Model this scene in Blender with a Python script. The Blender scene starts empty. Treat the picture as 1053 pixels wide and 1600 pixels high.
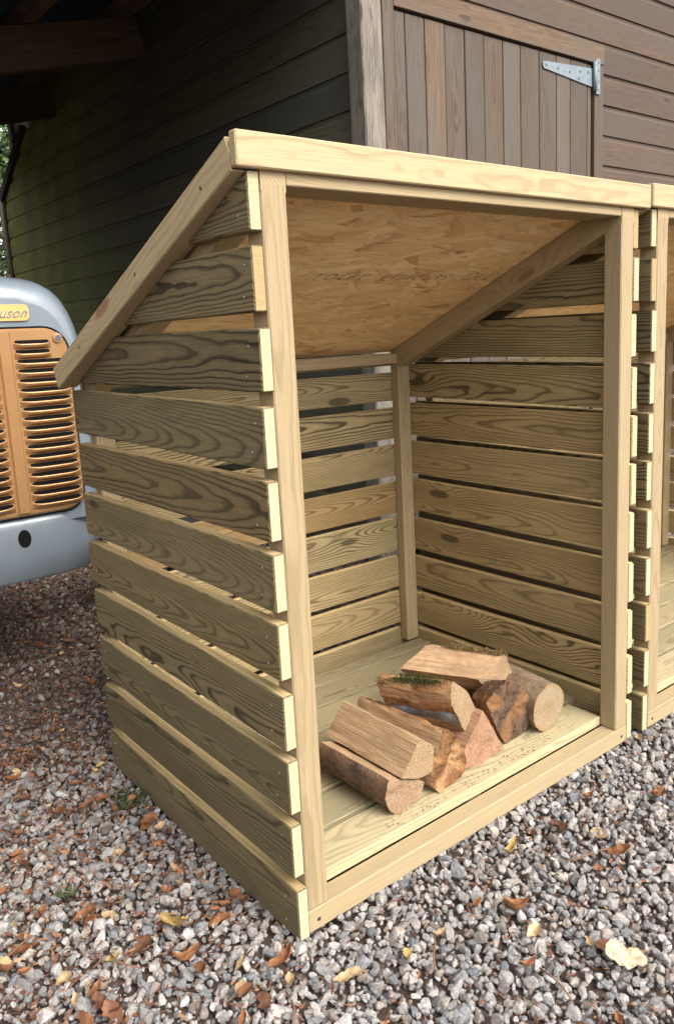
import bpy, bmesh, math, random
import numpy as np
from mathutils import Vector, Matrix, noise as mnoise
R = math.radians
PI = math.pi
rng = random.Random(7)
scene = bpy.context.scene
COL = scene.collection

# ------------------------------------------------------------------ camera
cam_d = bpy.data.cameras.new('camera'); cam = bpy.data.objects.new('camera', cam_d); COL.objects.link(cam)
cam_d.sensor_fit = 'VERTICAL'; cam_d.sensor_height = 24.0; cam_d.lens = 1263.243/1600*24.0
cam_d.shift_x = -47.38/1600; cam_d.shift_y = -48.90/1600
cam_d.clip_start = 0.02; cam_d.clip_end = 500
M = Matrix(((0.7696070851, 0.1511585336, -0.6203676589), (-0.6369719631, 0.1141862190, -0.7623832538), (-0.0444032974, 0.9818923592, 0.1841622711)))
cam.matrix_world = Matrix.Translation((-0.65225, -1.04427, 1.02902)) @ M.to_4x4()
scene.camera = cam

# ------------------------------------------------------------------ world, sun, exposure
SUN_AZ = R(-80)      # direction towards the sun, measured from +x
SUN_EL = R(44)
w = bpy.data.worlds.new('World'); scene.world = w; w.use_nodes = True
wt = w.node_tree; wt.nodes.clear()
sky = wt.nodes.new('ShaderNodeTexSky'); sky.sky_type = 'NISHITA'; sky.sun_disc = False
sky.sun_elevation = SUN_EL; sky.sun_rotation = PI/2 - SUN_AZ; sky.dust_density = 4.0; sky.air_density = 1.0
hs = wt.nodes.new('ShaderNodeHueSaturation'); hs.inputs['Saturation'].default_value = 0.2
bg = wt.nodes.new('ShaderNodeBackground'); bg.inputs['Strength'].default_value = 0.15
wo = wt.nodes.new('ShaderNodeOutputWorld')
wt.links.new(sky.outputs[0], hs.inputs['Color']); wt.links.new(hs.outputs[0], bg.inputs['Color']); wt.links.new(bg.outputs[0], wo.inputs['Surface'])
sun_d = bpy.data.lights.new('sun', 'SUN'); sun_d.energy = 0.7; sun_d.angle = R(45); sun_d.color = (1.0, 0.955, 0.88)
sun = bpy.data.objects.new('sun', sun_d); COL.objects.link(sun)
sdir = Vector((math.cos(SUN_AZ)*math.cos(SUN_EL), math.sin(SUN_AZ)*math.cos(SUN_EL), math.sin(SUN_EL)))
sun.rotation_euler = sdir.to_track_quat('Z', 'Y').to_euler(); sun.location = (2, -4, 6)
vs = scene.view_settings
vs.view_transform = 'Standard'; vs.look = 'None'; vs.gamma = 1; vs.use_curve_mapping = False
vs.exposure = 1.6
scene.cycles.max_bounces = 6; scene.cycles.diffuse_bounces = 4; scene.cycles.glossy_bounces = 2

# ------------------------------------------------------------------ node helper
class G:
    def __init__(s, name):
        s.m = bpy.data.materials.new(name); s.m.use_nodes = True
        s.t = s.m.node_tree; s.t.nodes.clear()
        s.out = s.t.nodes.new('ShaderNodeOutputMaterial')
        s.b = s.n('ShaderNodeBsdfPrincipled'); s.t.links.new(s.b.outputs[0], s.out.inputs['Surface'])
    def put(s, sock, v):
        if v is None: return
        if isinstance(v, bpy.types.NodeSocket): s.t.links.new(v, sock)
        elif isinstance(v, bpy.types.Node): s.t.links.new(v.outputs[0], sock)
        else:
            if hasattr(v, '__len__') and sock.type == 'RGBA' and len(v) == 3: v = (*v, 1)
            sock.default_value = v
    def n(s, typ, props=None, **ins):
        nd = s.t.nodes.new(typ)
        for k, v in (props or {}).items(): setattr(nd, k, v)
        for k, v in ins.items(): s.put(nd.inputs[k.replace('_', ' ')], v)
        return nd
    def mth(s, op, a, b=None, c=None, clamp=False):
        nd = s.t.nodes.new('ShaderNodeMath'); nd.operation = op; nd.use_clamp = clamp
        for i, v in enumerate((a, b, c)): s.put(nd.inputs[i], v)
        return nd.outputs[0]
    def xyz(s, x, y, z):
        nd = s.n('ShaderNodeCombineXYZ'); s.put(nd.inputs[0], x); s.put(nd.inputs[1], y); s.put(nd.inputs[2], z); return nd.outputs[0]
    def noise(s, vec, scale=1, detail=2, rough=.5, dist=0):
        return s.n('ShaderNodeTexNoise', Vector=vec, Scale=scale, Detail=detail, Roughness=rough, Distortion=dist)
    def mix(s, fac, a, b, blend='MIX'):
        nd = s.t.nodes.new('ShaderNodeMix'); nd.data_type = 'RGBA'; nd.blend_type = blend
        s.put(nd.inputs[0], fac); s.put(nd.inputs[6], a); s.put(nd.inputs[7], b); return nd.outputs[2]
    def ramp(s, fac, stops, interp='LINEAR'):
        nd = s.t.nodes.new('ShaderNodeValToRGB'); cr = nd.color_ramp; cr.interpolation = interp
        while len(cr.elements) < len(stops): cr.elements.new(.5)
        for e, (p, c) in zip(cr.elements, stops): e.position = p; e.color = (*c, 1) if len(c) == 3 else c
        s.put(nd.inputs[0], fac); return nd.outputs[0]
    def vmul(s, v, k):
        nd = s.t.nodes.new('ShaderNodeVectorMath'); nd.operation = 'MULTIPLY'; s.put(nd.inputs[0], v); nd.inputs[1].default_value = k; return nd.outputs[0]
    def vadd(s, v, k):
        nd = s.t.nodes.new('ShaderNodeVectorMath'); nd.operation = 'ADD'; s.put(nd.inputs[0], v); s.put(nd.inputs[1], k); return nd.outputs[0]
    def bump(s, h, strength=.3, dist=.002):
        nd = s.n('ShaderNodeBump', Height=h, Strength=strength, Distance=dist); s.put(s.b.inputs['Normal'], nd.outputs[0])
    def fin(s, color, rough=.7, spec=.3, metal=0):
        s.put(s.b.inputs['Base Color'], color); s.put(s.b.inputs['Roughness'], rough)
        s.put(s.b.inputs['Specular IOR Level'], spec); s.put(s.b.inputs['Metallic'], metal)
        return s.m

def wood(name, light, dark, warm, spacing=.0075, contrast=1.0, knots=.5, rough=.72, warp=1.0, stain=None, grey=None, fibre=.35, knotcol=None):
    """Sawn timber from a 3-D growth-ring field. Local X runs along the board. Object colour: R tone, G warmth, B pith depth, A tilt."""
    g = G(name)
    tc = g.n('ShaderNodeTexCoord'); P = tc.outputs['Object']
    oi = g.n('ShaderNodeObjectInfo'); rnd = oi.outputs['Random']
    oc = g.n('ShaderNodeSeparateColor', Color=oi.outputs['Color'])
    tone, warmth, depth, tilt = oc.outputs[0], oc.outputs[1], oc.outputs[2], oi.outputs['Alpha']
    sp = g.n('ShaderNodeSeparateXYZ', Vector=P); X, Y, Z = sp.outputs
    seed = g.mth('MULTIPLY', rnd, 61.7)
    off = g.xyz(seed, g.mth('MULTIPLY', rnd, 17.3), g.mth('MULTIPLY', rnd, 29.1))
    wv = g.vadd(g.vmul(P, (3.2, 7, 9)), off)
    wn = g.n('ShaderNodeSeparateColor', Color=g.noise(wv, 1, 3, .55).outputs['Color'])
    n1 = g.mth('SUBTRACT', wn.outputs[0], .5); n2 = g.mth('SUBTRACT', wn.outputs[1], .5)
    dy = g.mth('ADD', g.mth('ADD', Y, g.mth('MULTIPLY_ADD', depth, .085, .008)),
               g.mth('ADD', g.mth('MULTIPLY', g.mth('SUBTRACT', tilt, .5), g.mth('MULTIPLY', X, .22)), g.mth('MULTIPLY', n1, .034*warp)))
    rz = g.mth('MULTIPLY', g.mth('SUBTRACT', g.mth('FRACT', g.mth('MULTIPLY', rnd, 13.37)), .5), .085)
    dz = g.mth('ADD', g.mth('ADD', Z, rz), g.mth('MULTIPLY', n2, .026*warp))
    r = g.mth('SQRT', g.mth('ADD', g.mth('MULTIPLY', dy, dy), g.mth('MULTIPLY', dz, dz)))
    # knots
    kv = g.vadd(g.xyz(g.mth('MULTIPLY', X, 2.6), g.mth('MULTIPLY', Y, 6), g.mth('MULTIPLY', Z, 8.5)), off)
    vor = g.n('ShaderNodeTexVoronoi', Vector=kv, Scale=1.0)
    kc = g.n('ShaderNodeSeparateColor', Color=vor.outputs['Color'])
    has = g.mth('LESS_THAN', kc.outputs[0], knots)
    kd = vor.outputs['Distance']
    ke = g.mth('MULTIPLY', has, g.mth('POWER', 2.718, g.mth('MULTIPLY', g.mth('MULTIPLY', kd, kd), -16)))
    r = g.mth('ADD', r, g.mth('MULTIPLY', ke, .021))
    fine = g.noise(g.vadd(g.vmul(P, (14, 120, 120)), off), 1, 2, .6).outputs['Fac']
    v1 = g.mth('FRACT', g.mth('MULTIPLY', rnd, 5.31)); v2 = g.mth('FRACT', g.mth('MULTIPLY', rnd, 9.77))
    ph = g.mth('FRACT', g.mth('ADD', g.mth('DIVIDE', r, g.mth('MULTIPLY', g.mth('MULTIPLY_ADD', v1, .75, .65), spacing)), g.mth('MULTIPLY', fine, .16)))
    prof = g.ramp(ph, [(0, (.12,)*3), (.35, (0,)*3), (.60, (.18,)*3), (.76, (.85,)*3), (.92, (1,)*3), (1, (.12,)*3)])
    patch = g.noise(g.vadd(g.vmul(P, (2.2, 9, 14)), off), 1, 2).outputs['Fac']
    amt = g.mth('MULTIPLY', g.mth('MULTIPLY', prof, g.mth('MULTIPLY_ADD', patch, 1.2, .25)), g.mth('MULTIPLY', g.mth('MULTIPLY_ADD', v2, .6, .55), contrast), clamp=True)
    base = g.mix(warmth, light, warm)
    drk = g.mix(warmth, dark, tuple(d*.55+w_*.28 for d, w_ in zip(dark, warm)))
    c = g.mix(amt, base, drk)
    core = g.mth('MULTIPLY', has, g.ramp(kd, [(0, (1,)*3), (.085, (.9,)*3), (.12, (0,)*3)]))
    c = g.mix(g.mth('MULTIPLY', core, .8), c, knotcol or tuple(d*.75 for d in dark))
    fib = g.noise(g.vadd(g.vmul(P, (9, 380, 380)), off), 1, 3, .65).outputs['Fac']
    c = g.mix(fibre, c, g.mix(1.0, c, g.ramp(fib, [(.3, (.45,)*3), (.7, (1.55,)*3)]), 'MULTIPLY'))
    blot = g.noise(g.vadd(g.vmul(P, (5, 16, 22)), off), 1, 4, .6).outputs['Fac']
    if stain is not None: c = g.mix(g.ramp(blot, [(.42, (0,)*3), (.72, (.85,)*3)]), c, g.mix(1.0, c, stain, 'MULTIPLY'))
    if grey is not None:
        gn = g.noise(g.vadd(g.vmul(P, (1.6, 5, 9)), off), 1, 4, .65).outputs['Fac']
        c = g.mix(g.ramp(gn, [(.38, (0,)*3), (.68, (.9,)*3)]), c, grey)
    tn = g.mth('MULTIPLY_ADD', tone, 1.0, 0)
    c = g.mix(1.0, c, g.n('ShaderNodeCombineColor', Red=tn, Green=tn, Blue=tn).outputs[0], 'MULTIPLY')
    g.bump(fib, .35, .0011)
    return g.fin(c, rough, .25)

def endgrain(name, c1, c2):
    g = G(name); tc = g.n('ShaderNodeTexCoord'); P = tc.outputs['Object']
    oi = g.n('ShaderNodeObjectInfo'); rnd = oi.outputs['Random']
    off = g.xyz(g.mth('MULTIPLY', rnd, 90), rnd, g.mth('MULTIPLY', rnd, 41))
    a = g.noise(g.vadd(g.vmul(P, (60, 300, 420)), off), 1, 3, .7).outputs['Fac']
    b = g.noise(g.vadd(g.vmul(P, (4, 30, 60)), off), 1, 3).outputs['Fac']
    sp = g.n('ShaderNodeSeparateXYZ', Vector=P)
    rr = g.mth('FRACT', g.mth('ADD', g.mth('MULTIPLY', sp.outputs[2], 130), g.mth('MULTIPLY', b, 5)))
    c = g.mix(g.ramp(a, [(.35, (0,)*3), (.7, (1,)*3)]), c1, c2)
    c = g.mix(g.mth('MULTIPLY', rr, .22), c, tuple(v*.6 for v in c2))
    hue = g.mix(g.ramp(g.mth('FRACT', g.mth('MULTIPLY', rnd, 7.7)), [(.0, (0,)*3), (.72, (.15,)*3), (.8, (.8,)*3), (1, (.8,)*3)]), (1.0, 1.0, 1.0), (.74, .58, .38))
    c = g.mix(1.0, c, hue, 'MULTIPLY')
    g.bump(a, .5, .0015)
    return g.fin(c, .85, .15)

def simple(name, c, rough=.6, metal=0, spec=.4, nscale=0, namt=.25, bumpd=0):
    g = G(name)
    col = c
    if nscale:
        P = g.n('ShaderNodeTexCoord').outputs['Object']
        nf = g.noise(P, nscale, 5, .65).outputs['Fac']
        col = g.mix(g.ramp(nf, [(.3, (0,)*3), (.75, (1,)*3)]), tuple(v*(1-namt) for v in c), tuple(min(1, v*(1+namt)) for v in c))
        if bumpd: g.bump(nf, .6, bumpd)
    return g.fin(col, rough, spec, metal)

MT = {}
MT['slat'] = wood('treated slat timber', (.262, .204, .104), (.052, .038, .019), (.31, .20, .085), .0049, 1.15, .42, .74, .62, stain=(.80, .80, .72))
MT['pale'] = wood('planed pale timber', (.342, .264, .150), (.220, .155, .080), (.318, .225, .120), .0046, .75, .62, .62, .7, fibre=.22, knotcol=(.20, .085, .045))
MT['floor'] = wood('treated floor timber', (.315, .265, .155), (.135, .108, .056), (.30, .225, .12), .0055, .85, .28, .7, 1.0, fibre=.25)
MT['end'] = endgrain('sawn end grain', (.50, .445, .285), (.37, .31, .185))
MT['edge'] = wood('slat edge with painted light', (.62, .46, .22), (.36, .25, .11), (.62, .42, .18), .0060, .8, .2, .74, .6)  # paler planed edge, with skylight on the top faces painted into its colour
MT['barn'] = wood('weathered barn cladding', (.084, .055, .039), (.038, .026, .019), (.100, .062, .040), .007, .55, .3, .8, 1.0, grey=(.074, .057, .046), fibre=.6)
MT['door'] = wood('weathered door boards', (.090, .065, .046), (.040, .029, .021), (.112, .071, .043), .007, .8, .3, .8, 1.0, grey=(.088, .076, .064), fibre=.7)
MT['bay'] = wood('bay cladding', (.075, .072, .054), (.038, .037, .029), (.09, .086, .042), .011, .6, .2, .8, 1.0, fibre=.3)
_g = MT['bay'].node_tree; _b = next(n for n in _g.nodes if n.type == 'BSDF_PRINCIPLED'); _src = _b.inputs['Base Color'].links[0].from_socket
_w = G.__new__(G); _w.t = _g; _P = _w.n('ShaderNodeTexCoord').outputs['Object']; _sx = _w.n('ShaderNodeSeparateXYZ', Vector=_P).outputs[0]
_rear_light = _w.mth('MULTIPLY', _w.ramp(_w.mth('MULTIPLY_ADD', _sx, -.25, .3), [(.25, (0,)*3), (.80, (1,)*3)]), _w.ramp(_w.noise(_P, 3, 4, .6).outputs['Fac'], [(.3, (.35,)*3), (.6, (1,)*3)]))  # greener and lighter towards the rear: light from the rear opening, painted in
_g.links.new(_w.mix(_rear_light, _src, (.25, .27, .05)), _b.inputs['Base Color'])
MT['post'] = wood('grey corner post', (.20, .175, .145), (.085, .07, .06), (.22, .18, .13), .010, .8, .3, .85, 1.4, stain=(.5, .48, .46), fibre=.6)
MT['dark_beam'] = wood('dark roof timber', (.15, .10, .066), (.065, .043, .03), (.17, .105, .062), .012, .7, .3, .8, fibre=.3)
MT['felt'] = simple('roofing felt', (.075, .085, .10), .95, 0, .2, 900, .5, .001)
MT['membrane'] = simple('roof membrane', (.035, .055, .095), .55, 0, .3, 30, .3)
MT['screw'] = simple('screw steel', (.12, .115, .10), .45, .8)
MT['nail'] = simple('nail head', (.22, .21, .18), .5, .5)
MT['galv'] = simple('galvanised steel', (.15, .185, .205), .6, .1, .5, 90, .22)
MT['black'] = simple('black void', (.006, .006, .006), .9, 0, .1)

def osb():
    g = G('strand board'); P = g.n('ShaderNodeTexCoord').outputs['Object']
    wob = g.noise(P, 7, 2).outputs['Color']
    base = g.vadd(P, g.vmul(wob, (.03, .0, .03)))
    bestp = None; bestc = None
    for i, (ang, sx, sz) in enumerate([(4, 9, 50), (-32, 10, 44), (38, 11, 44), (72, 13, 40), (-10, 7, 56), (14, 18, 90)]):
        rot = g.n('ShaderNodeVectorRotate', {'rotation_type': 'Y_AXIS'}, Vector=base, Angle=R(ang)).outputs[0]
        v = g.vadd(g.vmul(rot, (sx, 1, sz)), (i*7.3, i*3.1, i*5.7))
        vo = g.n('ShaderNodeTexVoronoi', {'voronoi_dimensions': '2D'}, Vector=g.xyz(g.n('ShaderNodeSeparateXYZ', Vector=v).outputs[0], g.n('ShaderNodeSeparateXYZ', Vector=v).outputs[2], 0.0), Scale=1.0, Randomness=1.0)
        cc = g.n('ShaderNodeSeparateColor', Color=vo.outputs['Color'])
        grain = g.noise(g.vmul(rot, (16, 1, 420)), 1, 3, .6).outputs['Fac']
        colr = g.ramp(cc.outputs[1], [(0, (.60, .345, .145)), (.10, (.74, .47, .22)), (.55, (.80, .55, .275)), (.92, (.86, .63, .36)), (.985, (.66, .36, .19)), (1, (.50, .25, .12))])
        shade = g.ramp(vo.outputs['Distance'], [(0, (1.06,)*3), (.5, (1,)*3), (.85, (.86,)*3)])
        colr = g.mix(1.0, colr, shade, 'MULTIPLY')
        colr = g.mix(.38, colr, g.mix(1.0, colr, g.ramp(grain, [(.3, (.6,)*3), (.7, (1.3,)*3)]), 'MULTIPLY'))
        pr = g.mth('MULTIPLY', cc.outputs[0], [1.0, .86, .84, .74, 1.0, .8][i])
        if bestc is None: bestp, bestc = pr, colr
        else:
            gt = g.mth('GREATER_THAN', pr, bestp); bestc = g.mix(gt, bestc, colr); bestp = g.mth('MAXIMUM', pr, bestp)
    sp = g.noise(g.vmul(P, (22, 1, 60)), 1, 3, .7).outputs['Fac']
    bestc = g.mix(g.ramp(sp, [(.66, (0,)*3), (.74, (.6,)*3)]), bestc, (.42, .24, .11))
    g.bump(sp, .3, .0015)
    return g.fin(bestc, .7, .25)
MT['osb'] = osb()

# ------------------------------------------------------------------ mesh helpers
def link(o, parent=None):
    COL.objects.link(o)
    if parent is not None: o.parent = parent
    return o
def empty(name, loc=(0, 0, 0), label=None, cat=None, group=None):
    o = bpy.data.objects.new(name, None); o.location = loc; o.empty_display_size = .1; COL.objects.link(o)
    tag(o, label, cat, group); return o
def tag(o, label=None, cat=None, group=None, kind=None):
    if label: o['label'] = label
    if cat: o['category'] = cat
    if group: o['group'] = group
    if kind: o['kind'] = kind
    return o
def mesh_obj(name, bm, mats, parent=None, smooth=False):
    me = bpy.data.meshes.new(name); bm.to_mesh(me); bm.free()
    for m in (mats if isinstance(mats, (list, tuple)) else [mats]): me.materials.append(m)
    if smooth: me.polygons.foreach_set('use_smooth', [True]*len(me.polygons))
    o = bpy.data.objects.new(name, me); return link(o, parent)
def box_bm(sx, sy, sz, bev=.0018, cuts=0, bow=0, seed=0):
    bm = bmesh.new(); bmesh.ops.create_cube(bm, size=1)
    for v in bm.verts: v.co = (v.co.x*sx, v.co.y*sy, v.co.z*sz)
    if bev: bmesh.ops.bevel(bm, geom=list(bm.edges), offset=bev, segments=1, affect='EDGES', profile=.5)
    if cuts:
        es = [e for e in bm.edges if abs((e.verts[0].co-e.verts[1].co).x) > sx*.6]
        bmesh.ops.subdivide_edges(bm, edges=es, cuts=cuts, use_grid_fill=False)
        for v in bm.verts:
            t = v.co.x/sx
            v.co.y += bow*math.sin(t*5+seed)*.5; v.co.z += bow*math.sin(t*4+seed*2.3)
    return bm
AX = {'x': Matrix.Identity(4), 'y': Matrix.Rotation(PI/2, 4, 'Z'), 'z': Matrix.Rotation(-PI/2, 4, 'Y'), 'flat': Matrix.Rotation(-PI/2, 4, 'X'),
      'yflat': Matrix.Rotation(PI/2, 4, 'Z') @ Matrix.Rotation(-PI/2, 4, 'X')}
def plank(name, parent, lo, hi, axis, mat, tone=None, warm=None, depth=None, tilt=None, end=None, bev=.0018, clips=(), rot=0, cuts=0, bow=0):
    """a board filling the box lo..hi in the parent's space; its local X runs along the board"""
    lo, hi = Vector(lo), Vector(hi); c = (lo+hi)/2; d = hi-lo
    if axis == 'x': sx, sy, sz = d.x, d.y, d.z
    elif axis == 'y': sx, sy, sz = d.y, d.x, d.z
    elif axis == 'z': sx, sy, sz = d.z, d.y, d.x
    elif axis == 'flat': sx, sy, sz = d.x, d.z, d.y
    else: sx, sy, sz = d.y, d.z, d.x
    mw = Matrix.Translation(c) @ AX[axis] @ Matrix.Rotation(rot, 4, 'Y')
    bm = box_bm(sx, sy, sz, bev, cuts, bow, rng.random()*9)
    inv = mw.inverted()
    for co, no in clips:
        n2 = (inv.to_3x3() @ Vector(no)).normalized(); c2 = inv @ Vector(co)
        res = bmesh.ops.bisect_plane(bm, geom=list(bm.verts)+list(bm.edges)+list(bm.faces), plane_co=c2, plane_no=n2, clear_outer=True)
        ed = [e for e in res['geom_cut'] if isinstance(e, bmesh.types.BMEdge)]
        if ed: bmesh.ops.holes_fill(bm, edges=ed)
    bm.normal_update()
    for f in bm.faces:
        if abs(f.normal.x) > .9: f.material_index = 1
        elif mat == 'slat' and f.normal.z > .9: f.material_index = 2
    o = mesh_obj(name, bm, [MT[mat], MT[end or ('end' if mat in ('slat', 'pale', 'floor') else mat)], MT['edge']], parent)
    o.matrix_local = mw
    o.color = (rng.uniform(.88, 1.12) if tone is None else tone, rng.uniform(0, .35) if warm is None else warm,
               rng.uniform(.05, .9) if depth is None else depth, rng.choice([rng.uniform(.15, .4), rng.uniform(.6, .85)]) if tilt is None else tilt)
    return o
def disc(name, parent, c, nrm, r, mat, h=.0015, n=12, dome=0):
    bm = bmesh.new()
    bmesh.ops.create_cone(bm, cap_ends=True, segments=n, radius1=r, radius2=r*.85, depth=h)
    o = mesh_obj(name, bm, MT[mat] if isinstance(mat, str) else mat, parent)
    o.matrix_local = Matrix.Translation(c) @ Vector(nrm).to_track_quat('Z', 'Y').to_matrix().to_4x4()
    return o

# ------------------------------------------------------------------ ground
g = G('gravel bed soil'); P = g.n('ShaderNodeTexCoord').outputs['Object']
a = g.noise(P, 38, 5, .7).outputs['Fac']; b = g.noise(P, 220, 4, .7).outputs['Fac']
c = g.mix(g.ramp(a, [(.35, (0,)*3), (.7, (1,)*3)]), (.060, .042, .034), (.14, .10, .08))
c = g.mix(g.ramp(b, [(.5, (0,)*3), (.75, (1,)*3)]), c, (.15, .12, .10)); g.bump(b, .8, .006)
MT['soil'] = g.fin(c, .95, .1)
bm = bmesh.new(); bmesh.ops.create_grid(bm, x_segments=2, y_segments=2, size=60)
gr = mesh_obj('ground', bm, MT['soil']); gr.location = (0, 10, -.016); tag(gr, kind='structure')

# ------------------------------------------------------------------ log stores
W, D, TS, PW = 1.0052, .7997, .0225, .045
SL = .4255; ROOF0 = 1.3155         # roof top line: z = ROOF0 - SL*y
ang = math.atan(SL)
TOPS = [1.2745, 1.1552, 1.0372, .9197, .802, .6876, .5709, .4509, .3325, .2147, .096]
SH = .0962
BACK = [(.9004, .8174), (.7942, .7017), (.6794, .5874), (.5647, .4705), (.4535, .3519), (.3349, .2374), (.2212, .1209), (.1003, .004)]
def log_store(origin, label, oL, oR, seed, W=W):
    global rng
    rng = random.Random(seed)
    S = empty('log_store', origin, label, 'log store', 'slatted log stores in a row')
    zb = .0433
    clip_under = [((0, 0, ROOF0-.040), (0, SL, 1))]
    # floor frame
    plank('bottom_rail', S, (TS, 0, .001), (W-TS, .042, zb-.0006), 'x', 'pale', 1.0, .1, .4, .42)
    plank('bottom_rail', S, (TS, .735, .001), (W-TS, .776, zb-.0006), 'x', 'pale')
    for x in (TS, W*.5-.02, W-TS-.042): plank('bearer', S, (x, .060, .002), (x+.042, .7345, zb-.001), 'yflat', 'pale')
    y = .0432
    for i in range(7):
        x0, x1 = (TS+PW+.001, W-TS-PW-.001) if i in (0,) else (TS+.001, W-TS-.001)
        y1 = min(y+.0955, .7425)
        plank('floor_board', S, (x0, y, zb), (x1, y1, .0665+rng.uniform(-.0006, .0006)), 'flat', 'floor', [1.28, .92, 1.0, .96, 1.05, .95, .9][i]*rng.uniform(.97, 1.03), rng.uniform(0, .25), rng.uniform(.1, .6), bev=.0016)
        y += .1075
    # posts
    for x in (TS, W-TS-PW):
        p = plank('post', S, (x, .0005, zb), (x+PW, .0455, 1.2463), 'z', 'pale', .92, .12 if x > .5 else .42, .62, .47, bev=.0025, clips=clip_under)
        plank('post', S, (x, .7437, .0668), (x+PW, .7768, .9290), 'z', 'pale', 1.08, .3, .3, .45, bev=.0025)
    # rafters
    for x in (TS, W-TS-PW):
        L = .88; cy = .40
        o = plank('rafter', S, (x+.0004, cy-L/2, -.0275), (x+PW-.0004, cy+L/2, .0275), 'y', 'pale', 1.08, .3, .5, .46, bev=.002)
        zc = ROOF0-.0232-.0300-SL*cy
        mw = Matrix.Translation((x+PW/2, cy, zc)) @ Matrix.Rotation(-ang, 4, 'X') @ AX['y']
        o.matrix_local = mw
        bm = bmesh.new(); bm.from_mesh(o.data)
        inv = mw.inverted()
        for co, no in [((0, .0006, 0), (0, -1, 0)), ((0, .7768, 0), (0, 1, 0))]:
            n2 = (inv.to_3x3() @ Vector(no)).normalized()
            rs = bmesh.ops.bisect_plane(bm, geom=list(bm.verts)+list(bm.edges)+list(bm.faces), plane_co=inv @ Vector(co), plane_no=n2, clear_outer=True)
            bmesh.ops.holes_fill(bm, edges=[e for e in rs['geom_cut'] if isinstance(e, bmesh.types.BMEdge)])
        bm.to_mesh(o.data); bm.free()
    # front beam, back rail
    plank('top_beam', S, (TS+PW+.0005, .0008, 1.2440), (W-TS-PW-.0005, .0900, 1.2900), 'flat', 'pale', 1.0, .25, .55, .44, clips=[((0, 0, ROOF0-.0240), (0, SL, 1))])
    plank('back_rail', S, (TS+PW+.0005, .7440, .9265), (W-TS-PW-.0005, .7766, .9560), 'x', 'pale', 1.08, .3, .5, .47)
    # roof board, felt, fascia, barge boards
    L = .775/math.cos(ang)
    o = plank('roof_panel', S, (-oL+.0225, -L/2, -.0055), (W+oR-.0225, L/2, .0055), 'flat', 'osb', 1, 0, .5, .5, bev=0, end='osb')
    mwr = Matrix.Translation((W/2+(oR-oL)/2, .397, ROOF0-.0166-SL*.397)) @ Matrix.Rotation(-ang, 4, 'X')
    o.matrix_local = mwr @ AX['flat']
    o = plank('roof_felt', S, (-oL+.0222, -L/2, -.002), (W+oR-.0222, L/2, .002), 'flat', 'felt', bev=0)
    o.matrix_local = Matrix.Translation((0, 0, .0083)) @ mwr @ AX['flat']
    fa = plank('fascia', S, (-oL, -.0117, 1.2630), (W+oR, .0070, 1.3125), 'x', 'pale', 1.14, .05, .8, .49, bev=.0022)
    o = plank('felt_edge', S, (-oL+.004, .0074, 1.2612), (W+oR-.004, .0098, 1.2975), 'x', 'felt', bev=0)
    for x, z in ((.075, 1.292), (.50, 1.287), (.93, 1.287)):
        sc = disc('screw', fa, Vector((x, -.0120, z))-fa.matrix_local.translation, (0, -1, 0), .0042, 'screw', .0012)
    for sgn in (0, 1):
        L = .853; BW = .0435; spl = 0.0183 if sgn == 0 else 0     # the left barge board splays out a little
        x0 = -oL if sgn == 0 else W+oR-.0215
        bw = BW if sgn == 0 else .0215
        o = plank('barge_board', S, (x0, 0, -.0245), (x0+bw, L, .0245), 'y', 'pale', 1.18, .25, .5, .48, bev=.002)
        cy = .0075+L/2*math.cos(ang); zc = ROOF0-.0245/math.cos(ang)-SL*cy
        mw = Matrix.Translation((x0+bw/2-spl*cy, cy, zc)) @ Matrix.Rotation(math.atan(spl), 4, 'Z') @ Matrix.Rotation(-ang, 4, 'X') @ AX['y']
        o.matrix_local = mw
        bm = bmesh.new(); bm.from_mesh(o.data); inv = mw.inverted()
        n2 = (inv.to_3x3() @ Vector((0, -1, 0))).normalized()
        rs = bmesh.ops.bisect_plane(bm, geom=list(bm.verts)+list(bm.edges)+list(bm.faces), plane_co=inv @ Vector((0, .0076, 0)), plane_no=n2, clear_outer=True)
        bmesh.ops.holes_fill(bm, edges=[e for e in rs['geom_cut'] if isinstance(e, bmesh.types.BMEdge)])
        bm.to_mesh(o.data); bm.free()
        if sgn == 0:
            for q in (.11, .43, .80):
                disc('screw', o, (q*.853-.4265, BW/2+.0003, 0), (0, 1, 0), .0036, 'screw', .0012)
    plank('rear_fascia', S, (.024, .8015, .918), (W-.024, .815, .955), 'x', 'pale')
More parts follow.
